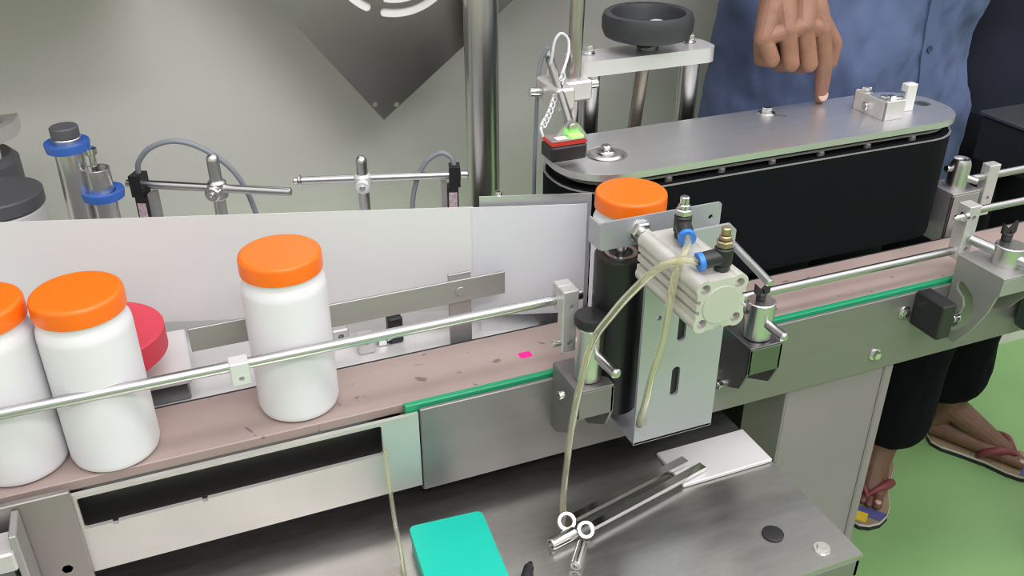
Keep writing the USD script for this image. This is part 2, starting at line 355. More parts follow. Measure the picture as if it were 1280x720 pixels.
def knob_wing(t, p, s=1.0):
    x, y, z = p
    t.add('knob', cat_(cyl((x, y, z), (x, y, z + 0.010 * s), 0.0062 * s), hull([(x - 0.010 * s, y - 0.003, z + 0.010 * s), (x - 0.010 * s, y + 0.003, z + 0.010 * s), (x - 0.011 * s, y - 0.002, z + 0.024 * s), (x - 0.011 * s, y + 0.002, z + 0.024 * s), (x - 0.001, y - 0.004, z + 0.006), (x - 0.001, y + 0.004, z + 0.006), (x - 0.001, y - 0.003, z + 0.014 * s), (x - 0.001, y + 0.003, z + 0.014 * s)]),
          hull([(x + 0.010 * s, y - 0.003, z + 0.010 * s), (x + 0.010 * s, y + 0.003, z + 0.010 * s), (x + 0.011 * s, y - 0.002, z + 0.024 * s), (x + 0.011 * s, y + 0.002, z + 0.024 * s), (x + 0.001, y - 0.004, z + 0.006), (x + 0.001, y + 0.004, z + 0.006), (x + 0.001, y - 0.003, z + 0.014 * s), (x + 0.001, y + 0.003, z + 0.014 * s)])), BLACKP, 30, label='black wing knob')

cl = Thing('clamp_post', 'steel clamp post with black mushroom knob left of the black roller', 'clamp', (0.402, 0.765, 0.83))
cl.add('post', cyl((0.402, 0.765, 0.922), (0.402, 0.765, 0.991), 0.0158), STEEL, 40)
knob_round(cl, (0.402, 0.765, 0.992), 0.0185, 0.014)
cl.add('cross_rod', cat_(cyl((0.404, 0.797, 0.957), (0.410, 0.712, 0.956), 0.0062, c=0.004)), ROD, 40)
cheek_bracket(cl, 0.378, 0.424, 0.808, 0.742, 0.918, FRAME)
cl.add('bolt', capscrew((0.372, 0.765, 0.905), (-1, 0, 0), 0.005, 0.006), CHROME)

cr = Thing('clamp_post', 'steel clamp post with black wing knob just right of the air cylinder', 'clamp', (0.624, 0.762, 0.83))
cr.add('post', cyl((0.627, 0.762, 0.926), (0.627, 0.762, 0.975), 0.0172), STEEL, 40)
knob_wing(cr, (0.627, 0.764, 0.975), 0.95)
cr.add('cross_rod', cyl((0.625, 0.803, 0.951), (0.631, 0.715, 0.948), 0.0062, c=0.003), ROD, 40)
cheek_bracket(cr, 0.603, 0.649, 0.808, 0.7385, 0.9225, DARKSTEEL, lower=0.086)
cr.add('bolt', capscrew((0.6025, 0.787, 0.845), (-1, -0.4, 0), 0.0055, 0.008), CHROME)
cr.add('set_screw', cyl((0.610, 0.770, 0.960), (0.600, 0.770, 0.960), 0.005), DARKSTEEL)

g2 = Thing('guide_rail', 'right front steel guide rail lying low over the tan belt', 'rail', (0.8, 0.82, 0.944))
g2.add('rod', cyl((0.612, 0.82, 0.944), (1.0, 0.82, 0.944), 0.0056), ROD, 40)
g2.add('end_block', bx(0.612, 0.630, 0.803, 0.827, 0.935, 0.985, 0.001), ALU, 20)
g2.add('end_block', drilled(bx(0.986, 1.006, 0.808, 0.829, 0.934, 1.014, 0.001), [((0.996, 0.80, 0.997), (0.996, 0.815, 0.997), 0.0036), ((0.996, 0.80, 0.950), (0.996, 0.815, 0.950), 0.0036)]), ALU, 20, label='flat end block with two holes')
g2.add('rod', cyl((0.996, 0.82, 1.001), (1.70, 0.82, 1.001), 0.0052), ROD, 40)
g2.add('set_screw', lathe([(0.0065, 0), (0.0065, 0.006), (0.0045, 0.007), (0.0045, 0.017), (0.001, 0.022)], (0.986, 0.812, 1.000), (-1, 0, 0)), CHROME)

c3 = Thing('clamp_post', 'steel clamp post with black wing knob on a slotted bracket near the right edge', 'clamp', (1.02, 0.765, 0.82))
c3.add('post', cyl((1.022, 0.762, 0.928), (1.022, 0.762, 0.974), 0.0195), STEEL, 40)
knob_wing(c3, (1.026, 0.775, 0.974), 1.1)
c3.add('cross_rod', cyl((0.997, 0.808, 0.966), (1.040, 0.70, 0.9535), 0.0068, c=0.003), ROD, 40)
ck = Polygon([(0.808, 0.942), (0.7297, 0.942), (0.7305, 0.928), (0.741, 0.887), (0.757, 0.851), (0.7777, 0.819), (0.8065, 0.819), (0.8065, 0.882)])
arc = LineString([(0.782 + 0.030 * math.cos(t) - 0.012, 0.866 + 0.030 * math.sin(t)) for t in np.linspace(1.35, 5.0, 14)])
arc = LineString([(0.789, 0.902), (0.776, 0.894), (0.770, 0.878), (0.775, 0.858), (0.789, 0.841)]).buffer(0.0085)
c3.add('bracket', cat_(yz(ck.difference(arc), 0.985, 0.004), bx(0.985, 1.052, 0.7297, 0.808, 0.9415, 0.945, 0.0008),
       yz(Polygon([(0.808, 0.942), (0.7297, 0.942), (0.7305, 0.915), (0.76, 0.872), (0.808, 0.845)]), 1.048, 0.004), bx(0.985, 1.052, 0.7297, 0.7335, 0.918, 0.942, 0.0008)), mat('slotted_steel', (0.36, 0.355, 0.34), 0.5, 0.5), 25, label='slotted steel bracket')
c3.add('block', bx(0.924, 0.948, 0.757, 0.8075, 0.848, 0.901, 0.002), BLACKP, 20, label='black spacer block behind the slot')
c3.add('bolt', capscrew((0.982, 0.7806, 0.860), (-1, 0, 0), 0.0065, 0.010), CHROME)
c3.add('bolt', capscrew((0.982, 0.7922, 0.8456), (-1, 0, 0), 0.005, 0.008), CHROME)
c3.add('stud', cyl((0.946, 0.787, 0.852), (0.984, 0.787, 0.852), 0.009), DARKSTEEL, 40)

b1 = Thing('clamp_post', 'steel clamp post beyond the belt beside the right end of the belt press', 'clamp', (1.115, 0.95, 0.90))
b1.add('post', lathe([(0.0158, 0), (0.0158, 0.038), (0.0125, 0.046), (0.011, 0.046), (0.0105, 0.043), (0.0001, 0.043)], (1.118, 0.955, 0.965)), STEEL, 40)
b1.add('bracket', cat_(bx(1.092, 1.146, 0.931, 0.984, 0.9615, 0.965, 0.0008), bx(1.092, 1.096, 0.931, 0.984, 0.88, 0.9615, 0.0008), bx(1.092, 1.146, 0.931, 0.9345, 0.88, 0.9615, 0.0008)), BAR, 25, label='folded steel bracket')
b1.add('set_screw', cyl((1.105, 0.958, 0.995), (1.094, 0.958, 0.997), 0.0055), CHROME)
b1.add('cross_rod', cyl((1.118, 0.955, 0.984), (1.135, 0.93, 0.980), 0.0055), ROD, 40)
b2 = Thing('guide_rail', 'steel guide rail on the far side of the belt at the right edge', 'rail', (1.3, 0.945, 0.98))
b2.add('rod', cyl((1.128, 0.944, 0.979), (1.75, 0.944, 0.981), 0.0062), ROD, 40)
b2.add('end_block', drilled(bx(1.160, 1.182, 0.936, 0.952, 0.915, 0.999, 0.001), [((1.171, 0.93, 0.945), (1.171, 0.943, 0.945), 0.003)]), ALU, 20)
b2.add('pin', cyl((1.142, 0.947, 0.955), (1.160, 0.947, 0.955), 0.005), CHROME)

# ================================================================ rear guide bar
fb = Thing('guide_bar', 'flat grey steel guide bar behind the belt in front of the white paper web', 'guide bar', (0.25, 0.94, 0.89))
fb.add('bar', bx(0.143, 0.368, 0.934, 0.938, 0.9485, 0.9795, 0.0006), BAR, 20)
fb.add('support', bx(0.2955, 0.3245, 0.9385, 0.9425, 0.875, 0.9865, 0.0006), BAR, 20)
fb.add('screw', cyl((0.309, 0.9342, 0.964), (0.309, 0.9325, 0.964), 0.0062, 24, 0.0006), BAR)
fb2 = Thing('guide_bar', 'short flat steel guide bar between the red wheel and the middle jar', 'guide bar', (0.03, 0.94, 0.89))
fb2.add('bar', bx(-0.0095, 0.108, 0.940, 0.944, 0.9495, 0.9795, 0.0006), BAR, 20)
fb2.add('support', bx(0.075, 0.10, 0.9445, 0.9485, 0.876, 0.970, 0.0006), BAR, 20)

# ================================================================ labeller deck, red wheel, web
ld = Thing('machine_deck', 'bright metal deck of the labeller behind the belt, under the white paper web', 'deck', (0.0, 1.15, 0))
ld.add('deck_plate', cat_(bx(-0.6, 0.42, 0.935, 1.335, 0.862, 0.874, 0.001), bx(-0.6, -0.16, 1.335, 1.46, 0.862, 0.874, 0.001)), ALUB, 20)
ld.add('cabinet', cat_(bx(-0.58, 0.40, 0.955, 1.32, 0.752, 0.862, 0.002), bx(-0.58, -0.18, 1.32, 1.44, 0.752, 0.862, 0.002)), FRAME, 20)
ld.add('pad', bx(-0.069, -0.014, 0.953, 1.057, 0.900, 0.915, 0.002), ALUB, 20, label='raised plate under the red wheel')
ld.add('pad_leg', bx(-0.064, -0.02, 0.96, 1.05, 0.874, 0.900, 0.002), DARKSTEEL, 20)
for x, y in ((0.158, 1.0), (0.185, 0.975)):
    ld.add('stop_block', drilled(bx(x, x + 0.022, y, y + 0.014, 0.874, 0.902, 0.002), [((x + 0.011, y - 0.01, 0.892), (x + 0.011, y + 0.02, 0.892), 0.004)]), ALU, 20)
ld.add('terminal', bx(0.228, 0.247, 0.985, 1.0, 0.874, 0.912, 0.002), BLACKP, 20, label='black block')
ld.add('stop_block', bx(0.212, 0.226, 0.985, 1.0, 0.874, 0.888, 0.002), CHROME, 20)
ld.add('screw', capscrew((0.23, 0.985, 0.888), (-1, -0.4, 0), 0.005, 0.008), CHROME)

rw = Thing('separator_wheel', 'red rubber wheel lying flat behind the second jar', 'wheel', (-0.101, 0.981, 0.915))
rw.add('tread', ring([(0.030, 0.0), (0.030, 0.031), (0.066, 0.031), (0.0680, 0.029), (0.0680, 0.002), (0.066, 0.0)], (-0.101, 0.981, 0.944), n=72), RED, 40)
rw.add('hub', lathe([(0.0298, 0.001), (0.0298, 0.029), (0.028, 0.0305), (0.0001, 0.0305)], (-0.101, 0.981, 0.944), n=40), GREYL, 40, label='pale hub')
rw.add('shaft', cyl((-0.101, 0.981, 0.874), (-0.101, 0.981, 0.945), 0.012), STEEL, 40)

aw = math.radians(17.5); wd = A(math.cos(aw), -math.sin(aw), 0); wn = A(math.sin(aw), math.cos(aw), 0)
def web_pt(s, o=0.0): return A(0.46, 0.93, 0) + wd * s + wn * o
def web_slab(s0, s1, o0, o1, z0, z1):
    P = [web_pt(s, o) + A(0, 0, z) for s in (s0, s1) for o in (o0, o1) for z in (z0, z1)]
    return hull(P)
wb = Thing('paper_web', 'wide white paper label web stretched behind the jars from the left edge', 'label web', tuple(web_pt(-0.3) + A(0, 0, 0.912)))
wb.add('liner', web_slab(-0.80, -0.126, -0.0004, 0.0004, 0.9125, 1.058), WEB, False)
wb.add('label', web_slab(-0.128, 0.0145, -0.0012, -0.0004, 0.903, 1.0575), WEB2, False, label='blank label peeling off toward the jar')
pp = Thing('peel_plate', 'narrow bright steel peel plate showing above the web left of the jar under the roller', 'plate', tuple(web_pt(-0.05, 0.012) + A(0, 0, 0.874)))
pp.add('plate', web_slab(-0.118, 0.021, 0.007, 0.0095, 0.874, 1.0675), STEELX, False)
pp.add('screw', capscrew(tuple(web_pt(-0.094, 0.014) + A(0, 0, 1.065)), (0, 0, 1), 0.0045, 0.006), CHROME)

# ================================================================ posts and sensors behind the web
DZ = 0.874
p1 = Thing('roller_post', 'tall steel post with grey cap and blue collar behind the web', 'post', (-0.112, 1.215, DZ))
p1.add('tube', cyl((-0.112, 1.215, DZ), (-0.106, 1.207, 1.128), 0.0172), STEEL, 40)
p1.add('cap', lathe([(0.0160, 0.0), (0.0168, 0.001), (0.0168, 0.012), (0.0155, 0.0135), (0.0001, 0.0137)], (-0.106, 1.207, 1.128)), GREYP, 40, label='grey plastic cap')
p1.add('collar', ring([(0.0170, 0), (0.0170, 0.010), (0.023, 0.0105), (0.0262, 0.012), (0.0268, 0.010), (0.0255, 0.001), (0.022, 0)], (-0.1065, 1.2075, 1.110), n=48), BLUE, 40, label='blue collar')
p2 = Thing('roller_post', 'shorter open steel tube post with bolt in its top and blue collar', 'post', (-0.08, 1.2, DZ))
X2, Y2 = -0.0795, 1.200
p2.add('tube', ring([(0.0130, 0.02), (0.0130, 0.211), (0.0150, 0.211), (0.0155, 0.210), (0.0155, 0.0), (0.0130, 0.0)], (X2, Y2, DZ)), STEEL, 40)
p2.add('plug', cyl((X2, Y2, 1.050), (X2, Y2, 1.0775), 0.0128), STEEL, 40)
p2.add('bolt', cat_(cyl((X2 - 0.002, Y2, 1.077), (X2 - 0.002, Y2, 1.104), 0.0042), lathe([(0.0072, 0), (0.0074, 0.001), (0.0074, 0.008), (0.005, 0.0085), (0.004, 0.006), (0.0001, 0.006)], (X2 - 0.002, Y2, 1.104))), CHROME, 35)
p2.add('collar', ring([(0.0157, 0), (0.0157, 0.010), (0.022, 0.0105), (0.0255, 0.012), (0.0262, 0.010), (0.0248, 0.001), (0.021, 0)], (X2 + 0.001, Y2, 1.044), n=48), BLUE, 40, label='blue collar')

rc = Thing('capped_roller', 'fat pale roller with a dark grey cap at the left edge behind the web', 'roller', (-0.212, 1.285, DZ))
rc.add('drum', cyl((-0.213, 1.288, DZ), (-0.210, 1.280, 1.022), 0.0545, 56), GREYL, 40)
rc.add('cap', lathe([(0.0545, 0), (0.0555, 0.001), (0.0555, 0.017), (0.0535, 0.019), (0.0001, 0.0195)], (-0.210, 1.280, 1.022), n=56), GREYP, 40, label='dark grey end cap')
mb = Thing('tension_bracket', 'grey steel bracket with a bolt over a dark housing at the far left edge', 'bracket', (-0.21, 1.36, DZ))
pl = Polygon([(-0.31, 1.315), (-0.22, 1.315), (-0.180, 1.375), (-0.177, 1.415), (-0.31, 1.415)])
mb.add('plate', xy(pl, 1.082, 0.020), ALU, 25)
mb.add('housing', lathe([(0.062, 0), (0.064, 0.002), (0.064, 0.170), (0.055, 0.180), (0.03, 0.182)], (-0.252, 1.400, DZ), n=40), GREYP, 35)
mb.add('bushing', cyl((-0.222, 1.372, 1.054), (-0.222, 1.372, 1.082), 0.017), CHROME, 35)
mb.add('bolt', hexbolt((-0.207, 1.380, 1.102), (0, 0, 1), 0.0085, 0.008, 1.6), CHROME)

def sensor_stand(px, py, top, rz, e0, e1, side, label, white, cable):
    """a vertical rod on the deck, a cross clamp, a level rod from e0 to e1 with a slot sensor hanging at one end."""
    t = Thing('sensor_stand', label, 'sensor stand', (px, py, DZ))
    t.add('upright', cat_(cyl((px, py, DZ), (px, py, top - 0.004), 0.0082), lathe([(0.0082, 0), (0.0078, 0.004), (0.005, 0.0075), (0.0001, 0.0085)], (px, py, top - 0.006))), STEEL, 40)
    e0, e1 = A(*e0), A(*e1); d = (e1 - e0) / np.linalg.norm(e1 - e0); c = A(px, py, rz)
    nv = A(-d[1], d[0], 0); nv = -nv if nv[1] > 0 else nv
    off = nv * 0.0
    t.add('clamp', cat_(cyl((px, py, rz - 0.013), (px, py, rz + 0.014), 0.0128, 28, 0.003), cyl(tuple(c + nv * 0.004), tuple(c + nv * 0.019), 0.0105, 28, 0.002)), ALUB if white else STEEL, 35)
    t.add('screw', capscrew(tuple(c + nv * 0.019), tuple(nv), 0.004, 0.003), CHROME)
    t.add('cross_rod', cyl(tuple(e0), tuple(e1), 0.0058), ROD, 40)
    s = e0 if side == 0 else e1
    out = -d if side == 0 else d
    t.add('end_bolt', cat_(cyl(tuple(s + out * 0.004), tuple(s + out * 0.016), 0.0055), cyl(tuple(s - out * 0.002), tuple(s + out * 0.005), 0.0085)), CHROME, 35)
    if side == 1: t.add('end_bolt', cat_(cyl(tuple(e0 - d * 0.004), tuple(e0 - d * 0.011), 0.0045), cyl(tuple(e0 - d * 0.004), tuple(e0), 0.0085)), CHROME, 35)
    q = s - out * 0.004
    # slot sensor: black mount, body and its two arms hang down
    def ob(a0, a1, b0, b1, z0, z1):
        return hull([q + out * a + nv * b + A(0, 0, z) for a in (a0, a1) for b in (b0, b1) for z in (z0, z1)])
    t.add('sensor_mount', ob(-0.008, 0.008, -0.008, 0.014, -0.014, 0.016), BLACKP, 20)
    sb = t.add('sensor', ob(-0.0115, 0.0045, -0.004, 0.014, -0.115, -0.014), BLACKP, 20, label='black slot sensor')
    t.add('sensor_label', ob(-0.0095, 0.0025, 0.0140, 0.0145, -0.085, -0.022), PINKL, False, label='pale printed label', parent=sb)
    t.add('sensor_plate', ob(-0.020, -0.0118, -0.006, 0.010, -0.115, -0.010), BAR, 20)
    t.add('cable', tube([tuple(q + A(0, 0, 0.014)), *cable], 0.0036), CABLE, 40)
    return t
sensor_stand(0.0600, 1.192, 1.084, 1.036, (-0.037, 1.2440, 1.0395), (0.148, 1.140, 1.0395), 0, 'left sensor stand behind the web, with a long arching grey cable', False,
             [(-0.030, 1.235, 1.073), (-0.012, 1.224, 1.094), (0.018, 1.212, 1.103), (0.050, 1.204, 1.091), (0.082, 1.198, 1.060), (0.100, 1.200, 1.015), (0.110, 1.205, 0.95), (0.112, 1.208, 0.88)])
sensor_stand(0.2615, 1.222, 1.041, 1.002, (0.178, 1.2475, 1.0085), (0.393, 1.1855, 1.0085), 1, 'sensor stand with white clamp and short cable loop beside the steel column', True,
             [(0.386, 1.19, 1.034), (0.372, 1.196, 1.041), (0.352, 1.202, 1.028), (0.338, 1.207, 1.000), (0.330, 1.21, 0.96), (0.326, 1.212, 0.878)])

cc = Thing('control_cabinet', 'dark control cabinet fixed to the wall above the left end of the labeller', 'cabinet', (-0.40, 1.618, 1.295))
cc.add('body', bx(-0.78, 0.015, 1.252, 1.618, 1.295, 1.95, 0.004), mat('cabinet_paint', (0.05, 0.05, 0.052), 0.5), 20)
cc.add('door', bx(-0.77, 0.005, 1.240, 1.252, 1.305, 1.94, 0.004), mat('cabinet_door_paint', (0.09, 0.09, 0.095), 0.45), 20)
cc.add('handle', bx(-0.06, -0.04, 1.224, 1.240, 1.56, 1.66, 0.004), BLACKP, 20)

# ================================================================ column and diamond plate
pc = Thing('steel_column', 'tall round stainless column standing behind the white web', 'column', (0.512, 1.40, 0.75))
pc.add('tube', cyl((0.512, 1.40, 0.762), (0.512, 1.40, 2.5), 0.0282, 48), STEEL, 40)
pc.add('foot', cyl((0.512, 1.40, 0.7505), (0.512, 1.40, 0.762), 0.052, 48), STEEL, 40)
dpx, dpz, dy = 0.355, 1.0109, 1.450
sd = 0.52
sq = Polygon([(0, 0), (sd * math.cos(math.radians(37.2)) , sd * math.sin(math.radians(37.2))), (sd * math.cos(math.radians(37.2)) - sd * math.sin(math.radians(37.2)), sd * (math.sin(math.radians(37.2)) + math.cos(math.radians(37.2)))), (-sd * math.sin(math.radians(37.2)), sd * math.cos(math.radians(37.2)))])
sq = affinity.translate(sq, dpx, dpz)
for hx, hz in ((0.342, 1.0388), (0.3786, 1.0343)): sq = sq.difference(Point(hx, hz).buffer(0.0044))
cxx, czz = 0.392, 1.29
for R, w in ((0.106, 0.0135), (0.085, 0.0115), (0.064, 0.0115)):
    for k in range(4):
        a0 = math.radians(-112 + 7 + 90 * k + 2); a1 = math.radians(-112 + 83 + 90 * k)
        sq = sq.difference(LineString([(cxx + R * math.cos(t), czz + R * math.sin(t)) for t in np.linspace(a0, a1, 24)]).buffer(w / 2, quad_segs=5))
dp = Thing('vented_plate', 'square steel plate hung on its corner like a diamond with curved vent slots', 'plate', (dpx, dy, dpz))
dp.add('plate', xz(sq, dy, 0.003), mat('diamond_plate', (0.34, 0.33, 0.32), 0.36, 1.0, vary=0.03, vscale=3, rvary=0.03), 20)
dp.add('backing', xz(Point(cxx, czz).buffer(0.122, quad_segs=16), dy + 0.0031, 0.001), mat('white_backing', (0.85, 0.85, 0.82), 0.6), 20, label='white sheet behind the slots')
dp.add('bracket', cat_(bx(0.36, 0.395, 1.4535, 1.619, 1.40, 1.405), bx(0.36, 0.395, 1.4535, 1.457, 1.40, 1.44)), FRAME, 20)

# ================================================================ belt press
BP = Thing('belt_press', 'long belt press with steel top plate and black foam belt, right of the jars', 'belt press', (0.78, 1.01, 0))
def stadium(x0, x1, y0, y1, r=None):
    r = (y1 - y0) / 2 if r is None else r
    return rbox(x0, x1, y0, y1, r)
ZT = 1.085
top = rbox(0.461, 1.101, 0.934, 1.080, 0.066).difference(slot(0.836, 1.0515, 0.036, 0.009, -45)).difference(Point(1.072, 1.011).buffer(0.013)).difference(Point(0.5363, 1.0017).buffer(0.0285))
BP.add('top_plate', xy(top, ZT - 0.009, 0.009), STEELX, 25, label='polished steel top plate with rounded ends')
BP.add('under_plate', xy(stadium(0.474, 1.089, 0.944, 1.070, 0.06), ZT - 0.019, 0.003), BAR, 25)
BP.add('belt', xy(stadium(0.4585, 1.093, 0.926, 1.082, 0.07).difference(stadium(0.4705, 1.081, 0.938, 1.070, 0.062)), 0.906, 0.156), FOAM, 30, label='black foam pressing belt')
BP.add('belt_edge', xy(stadium(0.4582, 1.0933, 0.9257, 1.0823, 0.07).difference(stadium(0.461, 1.0905, 0.9285, 1.0795, 0.068)), 1.062, 0.0012), BAR, 30, label='pale top edge of the belt')
BP.add('core', xy(stadium(0.471, 1.0805, 0.939, 1.069, 0.061), 0.91, 0.148), BLACKP, 30)
for x in (0.60, 0.68, 0.76, 0.84, 0.92, 1.00):
    BP.add('spacer', cyl((x, 0.9465, 1.058), (x, 0.9465, ZT - 0.019), 0.005, 14), BAR, 40)
bqx, bqy = 0.5363, 1.0017
BP.add('bearing', cat_(ring([(0.0285, 0), (0.0285, 0.0025), (0.024, 0.0025), (0.024, 0)], (bqx, bqy, ZT - 0.003)), lathe([(0.0235, -0.004), (0.0235, 0.0015), (0.020, 0.004), (0.0001, 0.004)], (bqx, bqy, ZT - 0.001)), ring([(0.0285, -0.006), (0.0285, -0.004), (0.0001, -0.004), (0.0001, -0.006)], (bqx, bqy, ZT - 0.003))), STEEL, 35)
BP.add('bearing_bolt', cat_(cyl((bqx, bqy, ZT + 0.002), (bqx, bqy, ZT + 0.006), 0.012), cyl((bqx, bqy, ZT + 0.006), (bqx, bqy, ZT + 0.013), 0.0065)), CHROME, 35)
BP.add('slot_bolt', hexbolt((0.829, 1.061, ZT), (0, 0, 1), 0.008, 0.009, 1.6), CHROME)
BP.add('hole_plug', ring([(0.0128, 0), (0.0128, 0.002), (0.009, 0.0015), (0.009, 0)], (1.072, 1.011, ZT - 0.002)), STEEL, 35)
ub, ux, uy = 0.0025, 0.961, 0.968
bk = BP.add('tension_bracket', cat_(bx(ux, ux + ub, uy, uy + 0.066, ZT, ZT + 0.028, 0.0008), bx(ux, ux + 0.036, uy, uy + ub, ZT, ZT + 0.028, 0.0008), bx(ux, ux + 0.030, uy + 0.066 - ub, uy + 0.066, ZT, ZT + 0.028, 0.0008)), ALU, 25, label='small bent bright bracket')
BP.add('screw', cyl((ux - 0.006, uy + 0.036, ZT + 0.012), (ux + 0.01, uy + 0.036, ZT + 0.012), 0.006), CHROME, parent=bk)
BP.add('bracket_bolt', cat_(cyl((ux + 0.014, uy + 0.060, ZT), (ux + 0.014, uy + 0.060, ZT + 0.024), 0.005), hexbolt((ux + 0.014, uy + 0.060, ZT + 0.024), (0, 0, 1), 0.0075, 0.008)), CHROME)
BP.add('bracket_bolt', cat_(cyl((ux + 0.020, uy + 0.026, ZT), (ux + 0.020, uy + 0.026, ZT + 0.020), 0.005), hexbolt((ux + 0.020, uy + 0.026, ZT + 0.020), (0, 0, 1), 0.0075, 0.008)), CHROME)
BP.add('tension_screw', cat_(cyl((ux + 0.026, uy + 0.030, ZT + 0.018), (1.019, uy + 0.030, ZT + 0.018), 0.0042), cyl((ux + 0.032, uy + 0.030, ZT + 0.018), (ux + 0.042, uy + 0.030, ZT + 0.018), 0.0085, 6)), CHROME, 30)
BP.add('stop_post', cat_(bx(1.018, 1.036, 0.990, 0.9945, ZT, ZT + 0.040, 0.001), bx(1.018, 1.036, 0.9945, 1.004, ZT + 0.028, ZT + 0.040, 0.001), bx(1.026, 1.036, 0.9945, 1.004, ZT, ZT + 0.028, 0.001)), ALUB, 25)
BP.add('carrier', bx(0.60, 0.72, 1.0825, 1.102, 0.955, 1.03, 0.003), DARKSTEEL, 20)

# ================================================================ handwheel lift
HW = Thing('handwheel_lift', 'lifting frame with black handwheel over a bar on two steel columns behind the press', 'lifting frame', (0.675, 1.13, 0.9))
barp = rbox(0.545, 0.768, 1.108, 1.166, 0.018)
HW.add('crossbar', xy(barp, 1.155, 0.021), mat('pale_bar', (0.72, 0.71, 0.71), 0.4, 0.55), 25, label='pale metal crossbar')
for x in (0.578, 0.741):
    HW.add('column', cyl((x, 1.140, 0.77), (x, 1.140, 1.155), 0.0150, 36), ROD, 40)
    HW.add('bolt', cat_(cyl((x, 1.146, 1.176), (x, 1.146, 1.179), 0.0095), hexbolt((x, 1.146, 1.179), (0, 0, 1), 0.0075, 0.009, 1.1)), CHROME)
HW.add('base', bx(0.53, 0.79, 1.10, 1.18, 0.7505, 0.77, 0.003), FRAME, 20)
HW.add('carriage', bx(0.555, 0.765, 1.1025, 1.178, 0.955, 1.03, 0.004), DARKSTEEL, 20)
HW.add('screw', cyl((0.6500, 1.137, 1.02), (0.6620, 1.137, 1.155), 0.0095), mat('bronze_screw', (0.36, 0.32, 0.27), 0.35, 0.9), 40, label='brownish lifting screw')
HW.add('collar', cat_(cyl((0.662, 1.137, 1.149), (0.662, 1.137, 1.156), 0.0145), cyl((0.667, 1.137, 1.175), (0.668, 1.137, 1.198), 0.0155)), DARKSTEEL, 40)
WX, WY, WZ, WS = 0.664, 1.137, 1.197, 0.87
hw = HW.add('handwheel', cat_(ring([(r * WS, h * 0.95) for r, h in ((0.0600, -0.003), (0.0690, 0.000), (0.0735, 0.010), (0.0738, 0.024), (0.0710, 0.032), (0.0660, 0.0345), (0.0600, 0.0325), (0.0570, 0.026), (0.0540, 0.012), (0.050, 0.002), (0.055, -0.002))], (WX, WY, WZ), n=72),
       lathe([(0.0530 * WS, 0.0), (0.0560 * WS, 0.004), (0.0545 * WS, 0.010), (0.040 * WS, 0.010), (0.018, 0.012), (0.0001, 0.012)], (WX, WY, WZ), n=60), lathe([(0.014, -0.016), (0.0175, -0.012), (0.020, 0.0)], (WX, WY, WZ), n=40)), mat('wheel_plastic', (0.035, 0.037, 0.042), 0.5), 40, label='black dished handwheel')
HW.add('hub_nut', lathe([(0.010, 0), (0.010, 0.003), (0.008, 0.004), (0.0001, 0.004)], (WX + 0.022, WY + 0.012, WZ + 0.011)), GREYL, 40, parent=hw)

# ================================================================ lit sensor on the rods
sn = Thing('label_sensor', 'black photo sensor with red and green lights hung from rods over the press end', 'sensor', (0.545, 1.07, 0.9))
sn.add('upright', cyl((0.529, 1.112, 0.7505), (0.552, 1.112, 1.62), 0.0098), mat('rose_rod', (0.50, 0.465, 0.455), 0.25, 1.0), 40)
sn.add('clamp', cat_(bx(0.512, 0.560, 1.092, 1.126, 1.128, 1.156, 0.003), bx(0.486, 0.513, 1.048, 1.118, 1.134, 1.163, 0.003)), ALU, 20)
sn.add('clamp_bolt', cyl((0.486, 1.098, 1.147), (0.468, 1.098, 1.148), 0.006), CHROME)
sn.add('clamp_bolt', cyl((0.560, 1.106, 1.146), (0.574, 1.106, 1.146), 0.006), CHROME)
sn.add('arm_rod', cyl((0.4823, 0.998, 1.133), (0.5085, 1.130, 1.190), 0.0058), ROD, 40)
sn.add('sensor_bracket', cat_(xz(Polygon([(0.457, 1.118), (0.505, 1.118), (0.492, 1.135), (0.4825, 1.142), (0.473, 1.135)]), 0.994, 0.003), cyl((0.4825, 0.9935, 1.132), (0.4825, 0.990, 1.132), 0.0055)), BAR, 25)
sx0, sx1, sy0, sy1 = 0.447, 0.497, 0.976, 1.010
sb_ = sn.add('sensor_body', bx(sx0, sx1, sy0, sy1, 1.0945, 1.1155, 0.003), BLACKP, 25, label='black sensor body')
sn.add('red_window', bx(sx0 + 0.0003, sx1 - 0.0003, sy0 + 0.0003, sy1 - 0.001, 1.1155, 1.1195, 0.0015), LEDR, 25, label='red lit rim', parent=sb_)
sn.add('top_cover', bx(sx0 + 0.002, sx1 - 0.002, sy0 + 0.004, sy1 - 0.003, 1.1193, 1.1215, 0.001), mat('sensor_cover', (0.25, 0.20, 0.19), 0.4), 25, label='brownish cover', parent=sb_)
sn.add('label_strip', bx(sx0 + 0.010, sx0 + 0.026, sy0 + 0.006, sy0 + 0.018, 1.1215, 1.1222, 0.0003), GREYL, 25, label='pale strip', parent=sb_)
sn.add('green_led', bx(sx1 - 0.020, sx1 - 0.003, sy0 + 0.005, sy1 - 0.012, 1.1215, 1.1250, 0.0015), LEDG, 25, label='glowing green lamp', parent=sb_)
sn.add('cable', tube([(0.452, 1.005, 1.112), (0.448, 1.012, 1.130), (0.468, 1.035, 1.140), (0.490, 1.062, 1.156), (0.506, 1.076, 1.176), (0.520, 1.09, 1.195), (0.5235, 1.098, 1.212), (0.514, 1.10, 1.221), (0.505, 1.10, 1.212), (0.501, 1.10, 1.190), (0.498, 1.105, 1.165)], 0.0020), WHITEW, 40, label='white sensor cable')
base = spline([(0.448, 1.008, 1.130), (0.468, 1.031, 1.140), (0.490, 1.058, 1.156), (0.506, 1.072, 1.176)], 40)
sp = np.array([b + 0.0034 * A(math.cos(i * 0.55), 0.4 * math.sin(i * 0.55), 0.9 * math.sin(i * 0.55)) for i, b in enumerate(base)])
